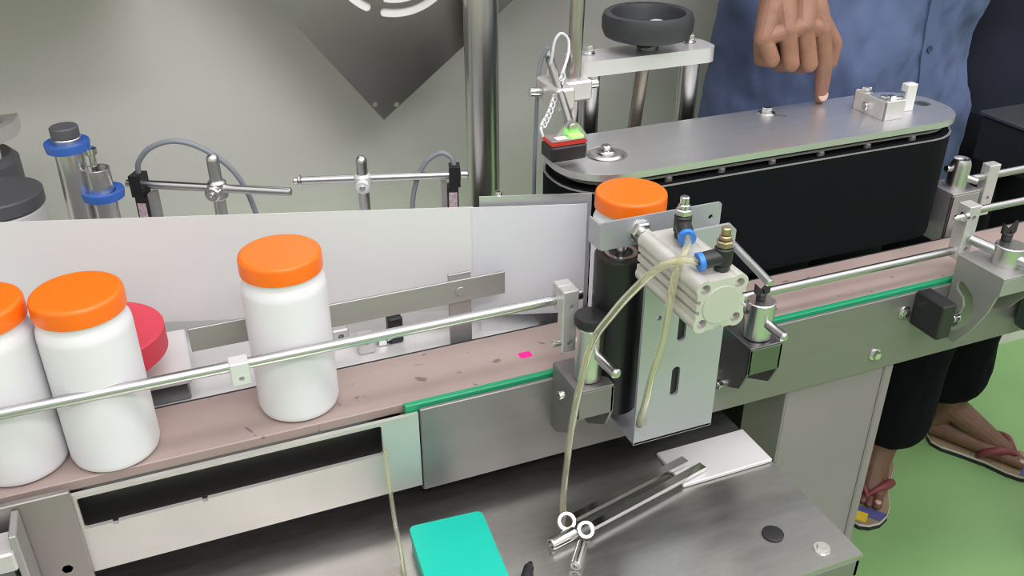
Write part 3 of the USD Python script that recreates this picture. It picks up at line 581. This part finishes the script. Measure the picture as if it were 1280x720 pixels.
sn.add('spiral_wrap', tube(sp, 0.0010, 6, 0), WHITEW, 40)
sn.add('cable', tube([(0.502, 1.115, 1.200), (0.494, 1.12, 1.18), (0.490, 1.12, 1.14), (0.487, 1.118, 1.08), (0.484, 1.114, 1.00), (0.483, 1.112, 0.752)], 0.0028), CABLE, 40, label='grey cable hanging beside the post')
lm = Thing('laser_mark', 'small magenta laser spot on the tan belt left of the end block', 'laser spot', (0.366, 0.862, BZ))
lm.add('spot', xy(rbox(0.358, 0.374, 0.857, 0.8685, 0.003), BZ + 0.0002, 0.0004), LASER, False)

# ================================================================ pneumatic roller
PR = Thing('roller_press', 'pneumatic press with black roller, slotted plate and air cylinder in front of the jar', 'roller press', (0.48, 0.73, 0.78))
PR.add('roller', lathe([(0.027, 0), (0.029, 0.002), (0.029, 0.198), (0.0275, 0.2005), (0.019, 0.2005), (0.0185, 0.199), (0.0001, 0.199)], (0.4420, 0.7785, 0.866), n=48), ROLL, 40, label='black rubber roller')
PR.add('roller_bearing', ring([(0.0135, 0), (0.0135, 0.003), (0.0182, 0.003), (0.0185, 0)], (0.4420, 0.7785, 1.0645), n=40), CHROME, 40)
PR.add('roller_shaft', cyl((0.4420, 0.7785, 0.860), (0.4420, 0.7785, 1.092), 0.006), STEEL, 40)
pb = rbox(0.4080, 0.5555, 1.0805, 1.1130, 0.004).difference(Point(0.543, 1.097).buffer(0.003))
PR.add('bracket', cat_(xz(pb, 0.7645, 0.0025), bx(0.4080, 0.4110, 0.767, 0.792, 1.0805, 1.110, 0.0008), bx(0.409, 0.476, 0.767, 0.792, 1.0885, 1.0915, 0.0008)), ZINC, 25, label='folded zinc bracket holding the roller')
PR.add('rod_nut', hexbolt((0.4555, 0.7645, 1.0965), (0, -1, 0), 0.0125, 0.008, 1.05), CHROME)
PR.add('piston_rod', cat_(cyl((0.4555, 0.7645, 1.096), (0.4555, 0.745, 1.096), 0.0068), cyl((0.4555, 0.748, 1.096), (0.4555, 0.716, 1.096), 0.0112)), CHROME, 40)
PR.add('bolt', hexbolt((0.442, 0.7785, 1.0915), (0, 0, 1), 0.007, 0.012, 1.1), CHROME)
fpl = Polygon([(0.4425, 0.842), (0.547, 0.842), (0.547, 1.100), (0.539, 1.108), (0.453, 1.108), (0.4425, 1.098)]).difference(slot(0.4925, 0.997, 0.0105, 0.047)).difference(slot(0.4905, 0.920, 0.0105, 0.040)).difference(Point(0.462, 1.01).buffer(0.003)).difference(Point(0.4555, 1.0935).buffer(0.01))
PR.add('plate', cat_(xz(fpl, 0.722, 0.004), bx(0.4425, 0.547, 0.722, 0.806, 0.842, 0.846, 0.0008)), ZINC, 25, label='tall slotted plate')
PR.add('slide_block', cat_(bx(0.474, 0.511, 0.7265, 0.744, 0.868, 1.030, 0.002)), RUBBER, 20, label='black slide block behind the slots')
# compact cylinder: square body with grooves, four bolts and a round boss
CX, CZ, CY0, CY1, H = 0.4555, 1.0905, 0.610, 0.7215, 0.0262
sec = rbox(-H, H, -H, H, 0.0055)
for sgn in (-1, 1):
    for gz in (-0.0055, 0.0055): sec = sec.difference(sbox(sgn * H - 0.0035, gz - 0.0022, sgn * H + 0.0035, gz + 0.0022))
    sec = sec.difference(sbox(-0.0035, sgn * H - 0.002, 0.0035, sgn * H + 0.002) if sgn < 0 else sbox(9, 9, 10, 10))
for sx in (-1, 1):
    for sz in (-1, 1):
        sec = sec.union(Point(sx * 0.0185, sz * 0.0185).buffer(0.0092))
        sec = sec.difference(Point(sx * 0.0185, sz * 0.0185).buffer(0.0052))
cb = PR.add('cylinder', xz(affinity.translate(sec, CX, CZ), CY0, CY1 - CY0), mat('cylinder_casting', (0.58, 0.57, 0.52), 0.42, 0.35, vary=0.07, vscale=40), 30, label='square cast aluminium air cylinder')
PR.add('end_cover', xz(Point(CX, CZ - 0.001).buffer(0.0195), CY0 - 0.001, 0.002), mat('cover', (0.54, 0.54, 0.49), 0.38, 0.3), 30, parent=cb)
for sx in (-1, 1):
    for sz in (-1, 1):
        PR.add('tie_bolt', ring([(0.0022, -0.003), (0.0022, 0.001), (0.0051, 0.001), (0.0051, -0.003)], (CX + sx * 0.0185, CY0 + 0.008, CZ + sz * 0.0185), (0, -1, 0), 18), STEEL, 30, parent=cb)
PR.add('guide_rod', cyl((0.5510, 0.764, 1.084), (0.5510, 0.660, 1.066), 0.0046), ROD, 40)
def fitting(p, tdir, screw_mat, lab):
    """push-in elbow flow control: threaded base up z, black elbow toward tdir with a blue release ring, adjusting screw on top."""
    p = A(*p); td = A(*tdir) / np.linalg.norm(tdir)
    f = PR.add('air_fitting', cat_(cyl(tuple(p), tuple(p + A(0, 0, 0.006)), 0.0075), cyl(tuple(p + A(0, 0, 0.006)), tuple(p + A(0, 0, 0.024)), 0.0088), cyl(tuple(p + A(0, 0, 0.015)), tuple(p + A(0, 0, 0.015) + td * 0.021), 0.0082)), BLACKP, 35, label=lab)
    PR.add('release_ring', ring([(0.0038, 0), (0.0038, 0.005), (0.0088, 0.005), (0.0088, 0)], tuple(p + A(0, 0, 0.015) + td * 0.0205), tuple(td), 28), BLUER, 35, label='blue ring', parent=f)
    PR.add('flow_screw', cat_(cyl(tuple(p + A(0, 0, 0.024)), tuple(p + A(0, 0, 0.031)), 0.0082, 6), cyl(tuple(p + A(0, 0, 0.031)), tuple(p + A(0, 0, 0.036)), 0.0058), cyl(tuple(p + A(0, 0, 0.036)), tuple(p + A(0, 0, 0.044)), 0.0046)), screw_mat, 30, label='metal adjusting screw', parent=f)
fitting((0.4640, 0.6990, 1.1175), (-0.35, -1, -0.22), CHROME, 'black air elbow near the plate')
fitting((0.4640, 0.6270, 1.1165), (-1, 0.12, -0.15), BRASS, 'black air elbow near the cylinder face')
t1 = [(0.4400, 0.6300, 1.1280), (0.4270, 0.6400, 1.1275), (0.411, 0.6520, 1.1160), (0.392, 0.6670, 1.0850), (0.3805, 0.6805, 1.0560), (0.3700, 0.6956, 1.0203), (0.3642, 0.7053, 0.9714), (0.360, 0.716, 0.90), (0.362, 0.730, 0.83), (0.3630, 0.737, 0.785), (0.3635, 0.738, 0.7505)]
tb1 = Thing('air_tube', 'clear yellowish air tube arching left over the black roller', 'tube', (0.3635, 0.738, 0.7505))
tb1.add('tube', hose(t1, 0.0040), TUBE, 40)
t2 = [(0.4570, 0.6785, 1.1298), (0.4490, 0.6640, 1.1280), (0.4375, 0.6530, 1.1240), (0.4255, 0.6440, 1.1130), (0.4190, 0.6390, 1.0880), (0.4128, 0.6347, 1.0463), (0.4060, 0.6380, 1.0059), (0.4085, 0.6500, 0.9600), (0.4220, 0.6800, 0.9100), (0.4550, 0.7215, 0.8720)]
tb2 = Thing('air_tube', 'clear yellowish air tube hanging down along the slotted plate', 'tube', (0.455, 0.7215, 0.872))
tb2.add('tube', hose(t2, 0.0038), TUBE, 40)

# ================================================================ table and what lies on it
TZ = 0.75
tbl = Thing('work_table', 'stainless steel table under the machine with rounded edge', 'table', (0.1, 0.85, 0))
tpoly = Polygon([(-0.75, 0.553), (0.652, 0.553), (0.652, 1.46), (-0.75, 1.46)]).difference(Point(0.5755, 0.6172).buffer(0.0105))
tbl.add('top', xy(tpoly, TZ - 0.004, 0.004), TABLE, 20)
tbl.add('apron', cat_(bx(0.640, 0.652, 0.553, 1.46, 0.715, TZ - 0.0035, 0.004), bx(-0.75, 0.652, 0.553, 0.565, 0.715, TZ - 0.0035, 0.004)), FRAME, 20)
for x in (-0.72, 0.61):
    for y in (0.57, 1.42): tbl.add('leg', bx(x, x + 0.03, y, y + 0.03, 0, 0.71, 0.003), FRAME, 20)
tbl.add('grommet', lathe([(0.0102, -0.004), (0.0102, 0.0), (0.0125, 0.0005), (0.0125, 0.002), (0.011, 0.003), (0.0001, 0.0032)], (0.5755, 0.6172, TZ)), RUBBER, 40, label='black rubber grommet')
tbl.add('bolt', hexbolt((0.6134, 0.5775, TZ), (0, 0, 1), 0.0062, 0.005, 1.6), CHROME)
mp = Thing('mounting_foot', 'pale metal plate lying near the right rear of the table', 'plate', (0.63, 0.76, TZ))
mp.add('plate', bx(0.52, 0.651, 0.7235, 0.79, TZ + 0.0005, TZ + 0.006, 0.001), ALUB, 20)
ts = Thing('plastic_case', 'teal green plastic case standing flat on the table', 'case', (0.22, 0.70, TZ))
ang_ = math.radians(-8)
def case(w0, w1, l0, l1, z0, z1, r):
    p = rbox(w0, w1, l0, l1, r); p = affinity.rotate(p, -4, origin=(0, 0)); return xy(affinity.translate(p, 0.2235, 0.7590), z0, z1 - z0)
ts.add('base', case(-0.041, 0.043, -0.150, 0.0, TZ, TZ + 0.012, 0.006), TEAL, 25)
ts.add('lid', case(-0.042, 0.044, -0.151, 0.001, TZ + 0.013, TZ + 0.024, 0.007), TEAL, 25)
# spanners: rods with ring ends, and loose socket pieces
def spanner(name, label, ring_c, direction, L, R):
    t = Thing(name, label, 'spanner', (ring_c[0], ring_c[1], TZ)); d = A(*direction, 0); d /= np.linalg.norm(d); c = A(*ring_c)
    t.add('ring_end', ring([(R * 0.62, -0.004), (R * 0.62, 0.004), (R * 0.92, 0.004), (R, 0.0025), (R, -0.0025), (R * 0.92, -0.004)], tuple(c), (-0.35 * d[0] + 0.2, -0.35 * d[1] - 0.55, 0.8), 28), CHROME, 40)
    n = A(-d[1], d[0], 0)
    q0, q1 = c + d * R * 0.9, c + d * L
    t.add('shank', hull([p + n * s * w + A(0, 0, z) for p, w in ((q0, 0.0045), (q1, 0.0055)) for s in (-1, 1) for z in (-0.0028, 0.0028)]), CHROME, 25)
    return t
spanner('ring_spanner', 'chrome ring spanner lying on the table, its ring end nearest the teal case', (0.3570, 0.7150, TZ + 0.0115), (1.0, 0.23), 0.19, 0.0115)
spanner('ring_spanner', 'second chrome ring spanner lying in front, its shank pointing right', (0.3720, 0.6950, TZ + 0.0110), (1.0, 0.24), 0.19, 0.0105)
def sock(label, p, d, L, R):
    t = Thing('socket_bit', label, 'socket', (p[0], p[1], TZ)); d = A(*d, 0); d /= np.linalg.norm(d); p = A(*p, TZ + R)
    t.add('barrel', ring([(R * 0.62, 0), (R * 0.62, 0.006), (0.0004, 0.006), (0.0004, L - 0.001), (R * 0.5, L), (R * 0.9, L), (R, L - 0.002), (R, 0.002), (R * 0.9, 0)], tuple(p), tuple(d), 24), CHROME, 40)
sock('short chrome socket lying under the spanner rings', (0.3270, 0.6920), (1.0, 0.22), 0.034, 0.0075)
sock('long thin chrome socket lying in front of the spanners', (0.3395, 0.6530), (0.62, 0.78), 0.036, 0.0065)
ak = Thing('marker_pen', 'short black pen lying on the table beside the teal case', 'pen', (0.283, 0.66, TZ))
ak.add('barrel', cyl((0.268, 0.640, TZ + 0.006), (0.292, 0.672, TZ + 0.006), 0.0058), BLACKP, 40)
ak.add('tip', cyl((0.292, 0.672, TZ + 0.006), (0.2965, 0.678, TZ + 0.006), 0.0045, r2=0.002), BLACKP, 40)
wr = Thing('thin_tube', 'thin clear air tube hanging down to the table left of the teal case', 'tube', (0.17, 0.72, TZ))
wr.add('tube', hose([(0.170, 0.800, 0.86), (0.169, 0.785, 0.815), (0.1665, 0.762, 0.785), (0.1645, 0.735, 0.765), (0.1615, 0.7165, 0.7545), (0.156, 0.675, 0.7535), (0.15, 0.62, 0.7535)], 0.0026), TUBE, 40)
# left lower mechanism
lm2 = Thing('drive_bracket', 'dark bracket with a socket screw in the lower left corner', 'bracket', (-0.21, 0.79, TZ))
lm2.add('plate', bx(-0.36, -0.205, 0.775, 0.790, TZ, 0.872, 0.002), DARKSTEEL, 20)
lm2.add('block', bx(-0.245, -0.198, 0.755, 0.790, 0.862, 0.885, 0.002), ALU, 20)
lm2.add('screw', capscrew((-0.214, 0.775, 0.822), (0, -1, 0), 0.0075, 0.008), BAR)
lm2.add('rail', bx(-0.199, -0.192, 0.76, 0.799, TZ, 0.90, 0.001), BAR, 20)

# ================================================================ dark units at the right
du = Thing('coding_unit', 'dark machine box with a grey top at the right edge behind the belt', 'machine', (1.35, 1.02, 0))
du.add('body', bx(1.300, 1.98, 0.975, 1.092, 0.935, 1.012, 0.003), BLACKP, 20)
du.add('top', bx(1.296, 1.985, 0.970, 1.096, 1.012, 1.020, 0.002), mat('slate_top', (0.16, 0.17, 0.18), 0.35, 0.8), 20, label='grey metal top')
du.add('handle', cyl((1.36, 0.965, 0.985), (1.46, 0.965, 0.985), 0.008), ROD, 40)
du.add('pedestal', bx(1.93, 1.98, 0.98, 1.06, 0.0, 0.935, 0.004), BLACKP, 20)
gm = Thing('gear_motor', 'dark gear motor on the conveyor frame at the lower right edge', 'motor', (1.16, 0.76, 0.8))
gm.add('gearbox', bx(1.125, 1.22, 0.74, 0.806, 0.800, 0.880, 0.008), mat('motor_paint', (0.03, 0.04, 0.04), 0.45), 20)
gm.add('motor', cyl((1.22, 0.773, 0.842), (1.39, 0.773, 0.842), 0.033, 32, 0.004), BLACKP, 35)
gm.add('bolt', hexbolt((1.14, 0.74, 0.82), (0, -1, 0), 0.006, 0.006), CHROME)

# ================================================================ people
def foot_chain(ank, toe, h=0.0):
    """ankle (x,y,z), toe (x,y): foot with five toes, on a sole of height h."""
    ank = A(*ank); toe = A(*toe, h); d = toe - A(ank[0], ank[1], h); d[2] = 0; d /= np.linalg.norm(d); n = A(-d[1], d[0], 0)
    heel = A(ank[0], ank[1], h) - d * 0.045
    ball = toe - d * 0.062
    ch = [[(*(heel + A(0, 0, 0.028)), 0.028), (*(ball + n * 0.018 + A(0, 0, 0.020)), 0.020)], [(*(heel + A(0, 0, 0.028)), 0.028), (*(ball - n * 0.020 + A(0, 0, 0.018)), 0.018)],
          [(*ank, 0.036), (*(ball + A(0, 0, 0.022)), 0.022)], [(*ank, 0.036), (*(heel + A(0, 0, 0.03)), 0.029)]]
    return ch, d, n, ball, heel, toe
def toes(ball, d, n, side):
    ch = []
    for k, (o, L, r) in enumerate(((0.026, 0.044, 0.0115), (0.008, 0.046, 0.0085), (-0.007, 0.040, 0.008), (-0.020, 0.031, 0.0075), (-0.031, 0.020, 0.007))):
        b = ball + n * (o * side * 0.85)
        b[2] = ball[2] + r + 0.002; t = ball + n * (o * side) + d * L; t[2] = ball[2] + r
        ch.append([(*b, r * 1.1), (*t, r)])
    return ch
def head_chain(x, y, z):                       # z: chin height; face toward -y
    return [[(x, y + 0.02, z + 0.14, 0.092), (x, y - 0.012, z + 0.135, 0.086)], [(x, y - 0.01, z + 0.10, 0.072), (x, y - 0.045, z + 0.032, 0.036)],
            [(x, y - 0.086, z + 0.115, 0.012), (x, y - 0.104, z + 0.080, 0.0135)], [(x - 0.018, y - 0.076, z + 0.045, 0.011), (x + 0.018, y - 0.076, z + 0.045, 0.011)],
            [(x - 0.088, y + 0.01, z + 0.115, 0.014), (x - 0.086, y + 0.01, z + 0.082, 0.011)], [(x + 0.088, y + 0.01, z + 0.115, 0.014), (x + 0.086, y + 0.01, z + 0.082, 0.011)],
            [(x, y + 0.02, z + 0.07, 0.056), (x, y + 0.03, z - 0.09, 0.062)]]
def head_parts(t, x, y, z):
    for s in (-1, 1): t.add('eye', m3d.Manifold.sphere(0.012, 24).translate((x + s * 0.032, y - 0.080, z + 0.118)), EYE, 40)
    hm = m3d.Manifold.sphere(1, 48).scale((0.098, 0.108, 0.105)).translate((x, y + 0.012, z + 0.150)).trim_by_plane((0, 0.75, 0.66), (y + 0.0) * 0.75 + (z + 0.150) * 0.66)
    t.add('hair', hm, HAIR, 40)
def relaxed_hand(w, d):
    """fingers hanging from wrist w along d, slightly curled; returns chains."""
    w = A(*w); d = A(*d) / np.linalg.norm(d); side = A(1, 0, 0); front = A(0, -1, 0); ch = []
    p = w + d * 0.09
    for k, (o, L) in enumerate(((-0.030, 0.062), (-0.010, 0.078), (0.010, 0.083), (0.030, 0.074))):
        kn = p + front * (-o) ; ch.append([(*w, 0.026), (*kn, 0.0125)])
        a = kn + d * L * 0.5 + side * 0.006; b = kn + d * L + side * 0.022
        ch.append([(*kn, 0.0105), (*a, 0.0095), (*b, 0.008)])
    t0 = w + front * 0.022 + d * 0.02; ch.append([(*t0, 0.014), (*(t0 + front * 0.025 + d * 0.035), 0.0115), (*(t0 + front * 0.028 + d * 0.062), 0.0095)])
    return ch

# --- operator in the blue shirt, pressing one finger on the press plate
op = Thing('person', 'person in a blue button shirt pointing one finger down onto the press top plate', 'person', (1.14, 1.27, 0))
wr_a, wr_b = (0.8467, 1.097, 1.2737), (0.8870, 1.0931, 1.2717)
MC = {'pinky': (0.8105, 1.0657, 1.1945), 'ring': (0.8423, 1.0579, 1.2048), 'middle': (0.8682, 1.055, 1.2077), 'index': (0.8990, 1.0559, 1.2018)}
hand = []
for k, r in (('pinky', 0.0142), ('ring', 0.0148), ('middle', 0.0152), ('index', 0.0156)):
    w = wr_a if k in ('pinky', 'ring') else wr_b
    hand.append([(*w, 0.023), (*MC[k], r)])
hand += [[(*MC['pinky'], 0.0125), (*MC['ring'], 0.013)], [(*MC['ring'], 0.013), (*MC['middle'], 0.0135)], [(*MC['middle'], 0.0135), (*MC['index'], 0.0140)]]
palm = [(0.845, 1.088, 1.212, 0.024), (0.888, 1.084, 1.215, 0.024)]
hand += [[(*wr_a, 0.024), palm[0], palm[1], (*wr_b, 0.024)]]
hand += [[(*MC['pinky'], 0.0128), (0.8215, 1.056, 1.166, 0.0115), (0.826, 1.086, 1.158, 0.0102), (0.829, 1.098, 1.176, 0.0092)],
         [(*MC['ring'], 0.0137), (0.8500, 1.049, 1.159, 0.0123), (0.854, 1.082, 1.150, 0.0110), (0.857, 1.097, 1.170, 0.0098)],
         [(*MC['middle'], 0.0140), (0.8800, 1.047, 1.156, 0.0126), (0.885, 1.080, 1.144, 0.0113), (0.884, 1.098, 1.163, 0.010)],
         [(*MC['index'], 0.0148), (0.9105, 1.052, 1.1525, 0.0128), (0.9210, 1.060, 1.1210, 0.0112), (0.9308, 1.0705, 1.0942, 0.0092)],
         [(0.889, 1.094, 1.231, 0.019), (0.925, 1.082, 1.197, 0.0152), (0.9430, 1.077, 1.172, 0.0134), (0.940, 1.073, 1.146, 0.0110)]]
hand_m = blob(hand, 0.0032, 6)
arm = blob([[(0.867, 1.096, 1.270, 0.030), (0.780, 1.15, 1.325, 0.040), (0.69, 1.235, 1.372, 0.043), (0.88, 1.31, 1.50, 0.052)]], 0.012, 6)
body_ch = head_chain(1.14, 1.28, 1.61) + [[(0.88, 1.31, 1.50, 0.055), (1.40, 1.31, 1.50, 0.055)], [(1.14, 1.30, 1.46, 0.09), (1.14, 1.29, 0.98, 0.12)],
           [(1.38, 1.31, 1.50, 0.050), (1.345, 1.43, 1.24, 0.042), (1.22, 1.47, 1.08, 0.028)]] + relaxed_hand((1.21, 1.47, 1.07), (-0.8, 0.05, -0.5))
feet = []
for s, x in ((-1, 1.00), (1, 1.19)):
    fc, d, n, ball, heel, toe = foot_chain((x, 1.30, 0.105), (x + s * 0.02, 1.09), 0.02)
    feet += fc + toes(ball, d, n, -s) + [[(x, 1.30, 0.105, 0.036), (x, 1.30, 0.48, 0.05), (x - s * 0.03, 1.28, 0.90, 0.08)]]
op.add('body', cat_(blob(body_ch + feet, 0.014, 5), arm, hand_m), SKIN, 60)
head_parts(op, 1.14, 1.28, 1.61)
op.add('fingernail', m3d.Manifold.sphere(1, 24).scale((0.0078, 0.0030, 0.0092)).rotate((-14, 0, -16)).translate((0.9272, 1.0605, 1.1005)), NAIL, 40)
# shirt: a loose tailored shell with folds, a placket, hem, collar and sleeves
keys = [((1.135, 1.245, 0.80), 0.250, 0.110), ((1.130, 1.245, 0.90), 0.253, 0.112), ((1.124, 1.250, 1.00), 0.256, 0.118), ((1.130, 1.258, 1.09), 0.254, 0.125), ((1.142, 1.266, 1.17), 0.252, 0.130), ((1.155, 1.28, 1.30), 0.250, 0.135), ((1.142, 1.29, 1.43), 0.262, 0.125), ((1.14, 1.30, 1.52), 0.235, 0.095), ((1.14, 1.30, 1.57), 0.12, 0.075)]
torso = shell(interp_rings(keys, 14), 220)
torso = wrinkle(torso, 0.032, (9, 6, 4.5), 3); torso = wrinkle(torso, 0.014, (24, 12, 10), 5); torso = wrinkle(torso, 0.005, (60, 30, 24), 9)
sleeves = blob([[(0.905, 1.31, 1.495, 0.074), (0.76, 1.26, 1.42, 0.066)], [(1.345, 1.31, 1.495, 0.074), (1.345, 1.41, 1.29, 0.062)]], 0.014, 6)
op.add('shirt', cat_(torso, sleeves), SHIRT, 60, label='blue cotton shirt')
def front_y(x, z):
    v = torso.vertices; m = (np.abs(v[:, 2] - z) < 0.012) & (v[:, 1] < 1.25); w = v[m]; return w[np.argmin(np.abs(w[:, 0] - x)), 1]
zs = np.linspace(0.86, 1.46, 31); pv, pf = [], []
for z in zs:
    xc = 1.197 + (1.20 - z) * 0.10
    for dx, dyy in ((-0.017, 0.004), (-0.0165, -0.0035), (0.0165, -0.0035), (0.017, 0.004)): pv.append((xc + dx, front_y(xc + dx, z) + dyy, z))
for i in range(len(zs) - 1):
    for j in range(3): a = i * 4 + j; pf.append((a, a + 1, a + 5)); pf.append((a, a + 5, a + 4))
pk = op.add('placket', trimesh.Trimesh(pv, pf, process=False), SHIRT, 60, label='button placket')
for z in (1.015, 1.120, 1.225, 1.33):
    xc = 1.197 + (1.20 - z) * 0.10
    op.add('button', lathe([(0.0052, 0), (0.0056, 0.0008), (0.0052, 0.002), (0.004, 0.0014), (0.0001, 0.0014)], (xc, front_y(xc, z) - 0.0062, z), (0, -1, 0.1)), BUTTON, 30, parent=pk)
op.add('trousers', blob([[(1.04, 1.28, 0.90, 0.115), (1.22, 1.28, 0.90, 0.115)], [(1.05, 1.285, 0.88, 0.105), (1.01, 1.29, 0.48, 0.085), (1.00, 1.30, 0.14, 0.072)], [(1.21, 1.285, 0.88, 0.105), (1.20, 1.29, 0.48, 0.085), (1.19, 1.30, 0.14, 0.072)]], 0.016, 5), TROUSER, 60, label='black trousers')

def flip_flop(t, toe, d, n, L, W, side, prints):
    """sole outline from toe back along -d; strap from the toe post to both sides."""
    toe = A(*toe, 0)
    prof = [(0, 0.0), (0.006, 0.018), (0.025, 0.036), (0.055, 0.046), (0.085, 0.046), (0.13, 0.037), (0.19, 0.035), (0.23, 0.036), (0.255, 0.028), (0.268, 0.010), (0.27, 0)]
    k = L / 0.27; o = [(-a * k, b * W) for a, b in prof] + [(-a * k, -b * W) for a, b in prof[::-1]]
    P = Polygon(o).buffer(0.002)
    s = t.add('sandal_sole', prism(P, toe, d, n, 0.010), SOLEB, 30, label='flip-flop sole')
    t.add('midsole', prism(P.buffer(-0.0005), toe + A(0, 0, 0.010), d, n, 0.005), SOLEW, 30, parent=s)
    t.add('footbed', prism(P.buffer(-0.002), toe + A(0, 0, 0.015), d, n, 0.0025), SOLE, 30, label='tan footbed', parent=s)
    if prints:
        B = P.buffer(-0.0025)
        t.add('blue_band', prism(B.intersection(sbox(-0.060, -0.1, -0.028, 0.1)), toe + A(0, 0, 0.0175), d, n, 0.0006), SBLUE, 30, label='blue band', parent=s)
        t.add('yellow_patch', prism(B.intersection(sbox(-0.040, -0.040 if side > 0 else -0.012, -0.008, 0.012 if side > 0 else 0.040)), toe + A(0, 0, 0.0181), d, n, 0.0005), SYEL, 30, label='yellow patch', parent=s)
    post = toe - d * 0.068 * k + A(0, 0, 0.018)
    path_l = [post, post - d * 0.012 + n * 0.002 + A(0, 0, 0.020), post - d * 0.040 + n * 0.030 + A(0, 0, 0.036), post - d * 0.072 + n * 0.043 + A(0, 0, 0.026), post - d * 0.088 + n * 0.040]
    path_r = [post, post - d * 0.012 - n * 0.002 + A(0, 0, 0.020), post - d * 0.040 - n * 0.028 + A(0, 0, 0.034), post - d * 0.072 - n * 0.040 + A(0, 0, 0.022), post - d * 0.088 - n * 0.037]
    t.add('strap', cat_(tube(path_l, [0.004, 0.006, 0.011, 0.010, 0.006], 10), tube(path_r, [0.004, 0.006, 0.011, 0.010, 0.006], 10)), STRAP, 50, label='maroon strap')
for s, x in ((-1, 1.00), (1, 1.19)):
    flip_flop(op, (x + s * 0.02, 1.075), A(0, -1, 0), A(1, 0, 0), 0.27, 1.0, s, False)

# --- bystander in dark navy, flip-flops in view
by = Thing('person', 'person in dark navy clothes at the right edge wearing flip-flops with maroon straps', 'person', (1.60, 1.33, 0))
FA, FT = (1.4620, 1.2700, 0.115), (1.3630, 1.1870)
SA, ST = (1.738, 1.330, 0.115), (1.8500, 1.1600)
bch = head_chain(1.66, 1.34, 1.58) + [[(1.50, 1.36, 1.46, 0.055), (1.86, 1.36, 1.46, 0.055)], [(1.66, 1.36, 1.42, 0.09), (1.635, 1.36, 0.98, 0.11)]]
bch += [[(1.50, 1.36, 1.46, 0.050), (1.492, 1.31, 1.215, 0.040), (1.56, 1.17, 1.21, 0.031)]] + [[(1.84, 1.36, 1.46, 0.050), (1.86, 1.33, 1.19, 0.040), (1.76, 1.19, 1.14, 0.031)]]
for (w0, w1) in (((1.56, 1.17, 1.21), 1), ((1.76, 1.19, 1.14), -1)):
    w = A(*w0)
    for k in range(4):
        kn = w + A(w1 * 0.075, -0.015, 0.026 - 0.018 * k); q = kn + A(w1 * 0.03, 0.012, -0.008); e_ = q + A(w1 * 0.012, 0.03, -0.006)
        bch += [[(*w, 0.026), (*kn, 0.012)], [(*kn, 0.0105), (*q, 0.0095), (*e_, 0.008)]]
    bch += [[(*w, 0.02), (*(w + A(w1 * 0.04, 0.0, 0.040)), 0.0115), (*(w + A(w1 * 0.068, 0.0, 0.050)), 0.0095)]]
flegs = []; ffs = []
for ank, toe, side in ((FA, FT, 1), (SA, ST, -1)):
    fc, d, n, ball, heel, tp = foot_chain(ank, toe, 0.019)
    flegs += fc + toes(ball, d, n, side) + [[(*ank, 0.036), (ank[0] + 0.02 * side, ank[1] + 0.02, 0.48, 0.05)]]; ffs.append((tp, d, n, side))
by.add('body', cat_(blob(bch, 0.014, 5), blob(flegs, 0.006, 4)), SKIND, 60)
head_parts(by, 1.66, 1.34, 1.58)
for tp, d, n, side in ffs: flip_flop(by, tuple(tp[:2] + d[:2] * 0.048), d, n, 0.285, 1.12, side, True)
for (tp, d, n, side) in ffs:
    for o, L, r in ((0.026, 0.044, 0.0115), (0.008, 0.046, 0.0085)):
        pass
    b = tp - d * 0.062 + n * 0.026 * side + d * 0.046; by.add('toenail', m3d.Manifold.sphere(1, 16).scale((0.0075, 0.0075, 0.003)).translate((b[0], b[1], 0.019 + 0.0218)), NAIL, 40)
keys = [((1.63, 1.36, 0.82), 0.195, 0.130), ((1.635, 1.36, 1.0), 0.200, 0.135), ((1.645, 1.36, 1.2), 0.21, 0.14), ((1.66, 1.36, 1.36), 0.215, 0.13), ((1.66, 1.36, 1.47), 0.20, 0.10), ((1.66, 1.36, 1.53), 0.11, 0.075)]
tor2 = wrinkle(shell(interp_rings(keys, 8), 110), 0.016, (9, 7, 7), 11)
slv = wrinkle(blob([[(1.510, 1.36, 1.455, 0.065), (1.492, 1.31, 1.235, 0.054), (1.525, 1.25, 1.212, 0.046)], [(1.82, 1.36, 1.455, 0.070), (1.86, 1.33, 1.21, 0.056), (1.80, 1.28, 1.175, 0.048)]], 0.012, 6), 0.006, (30, 30, 30), 4)
by.add('shirt', cat_(tor2, slv), NAVY, 60, label='dark navy shirt')
tr = blob([[(1.52, 1.355, 0.88, 0.115), (1.69, 1.355, 0.88, 0.115)], [(1.53, 1.35, 0.86, 0.110), (1.515, 1.335, 0.50, 0.116), (1.487, 1.285, 0.20, 0.090)], [(1.68, 1.355, 0.86, 0.110), (1.715, 1.37, 0.50, 0.110), (1.742, 1.365, 0.21, 0.095)]], 0.014, 5)
by.add('trousers', wrinkle(tr, 0.010, (18, 18, 10), 8), TROUSER, 60, label='black wide trousers')
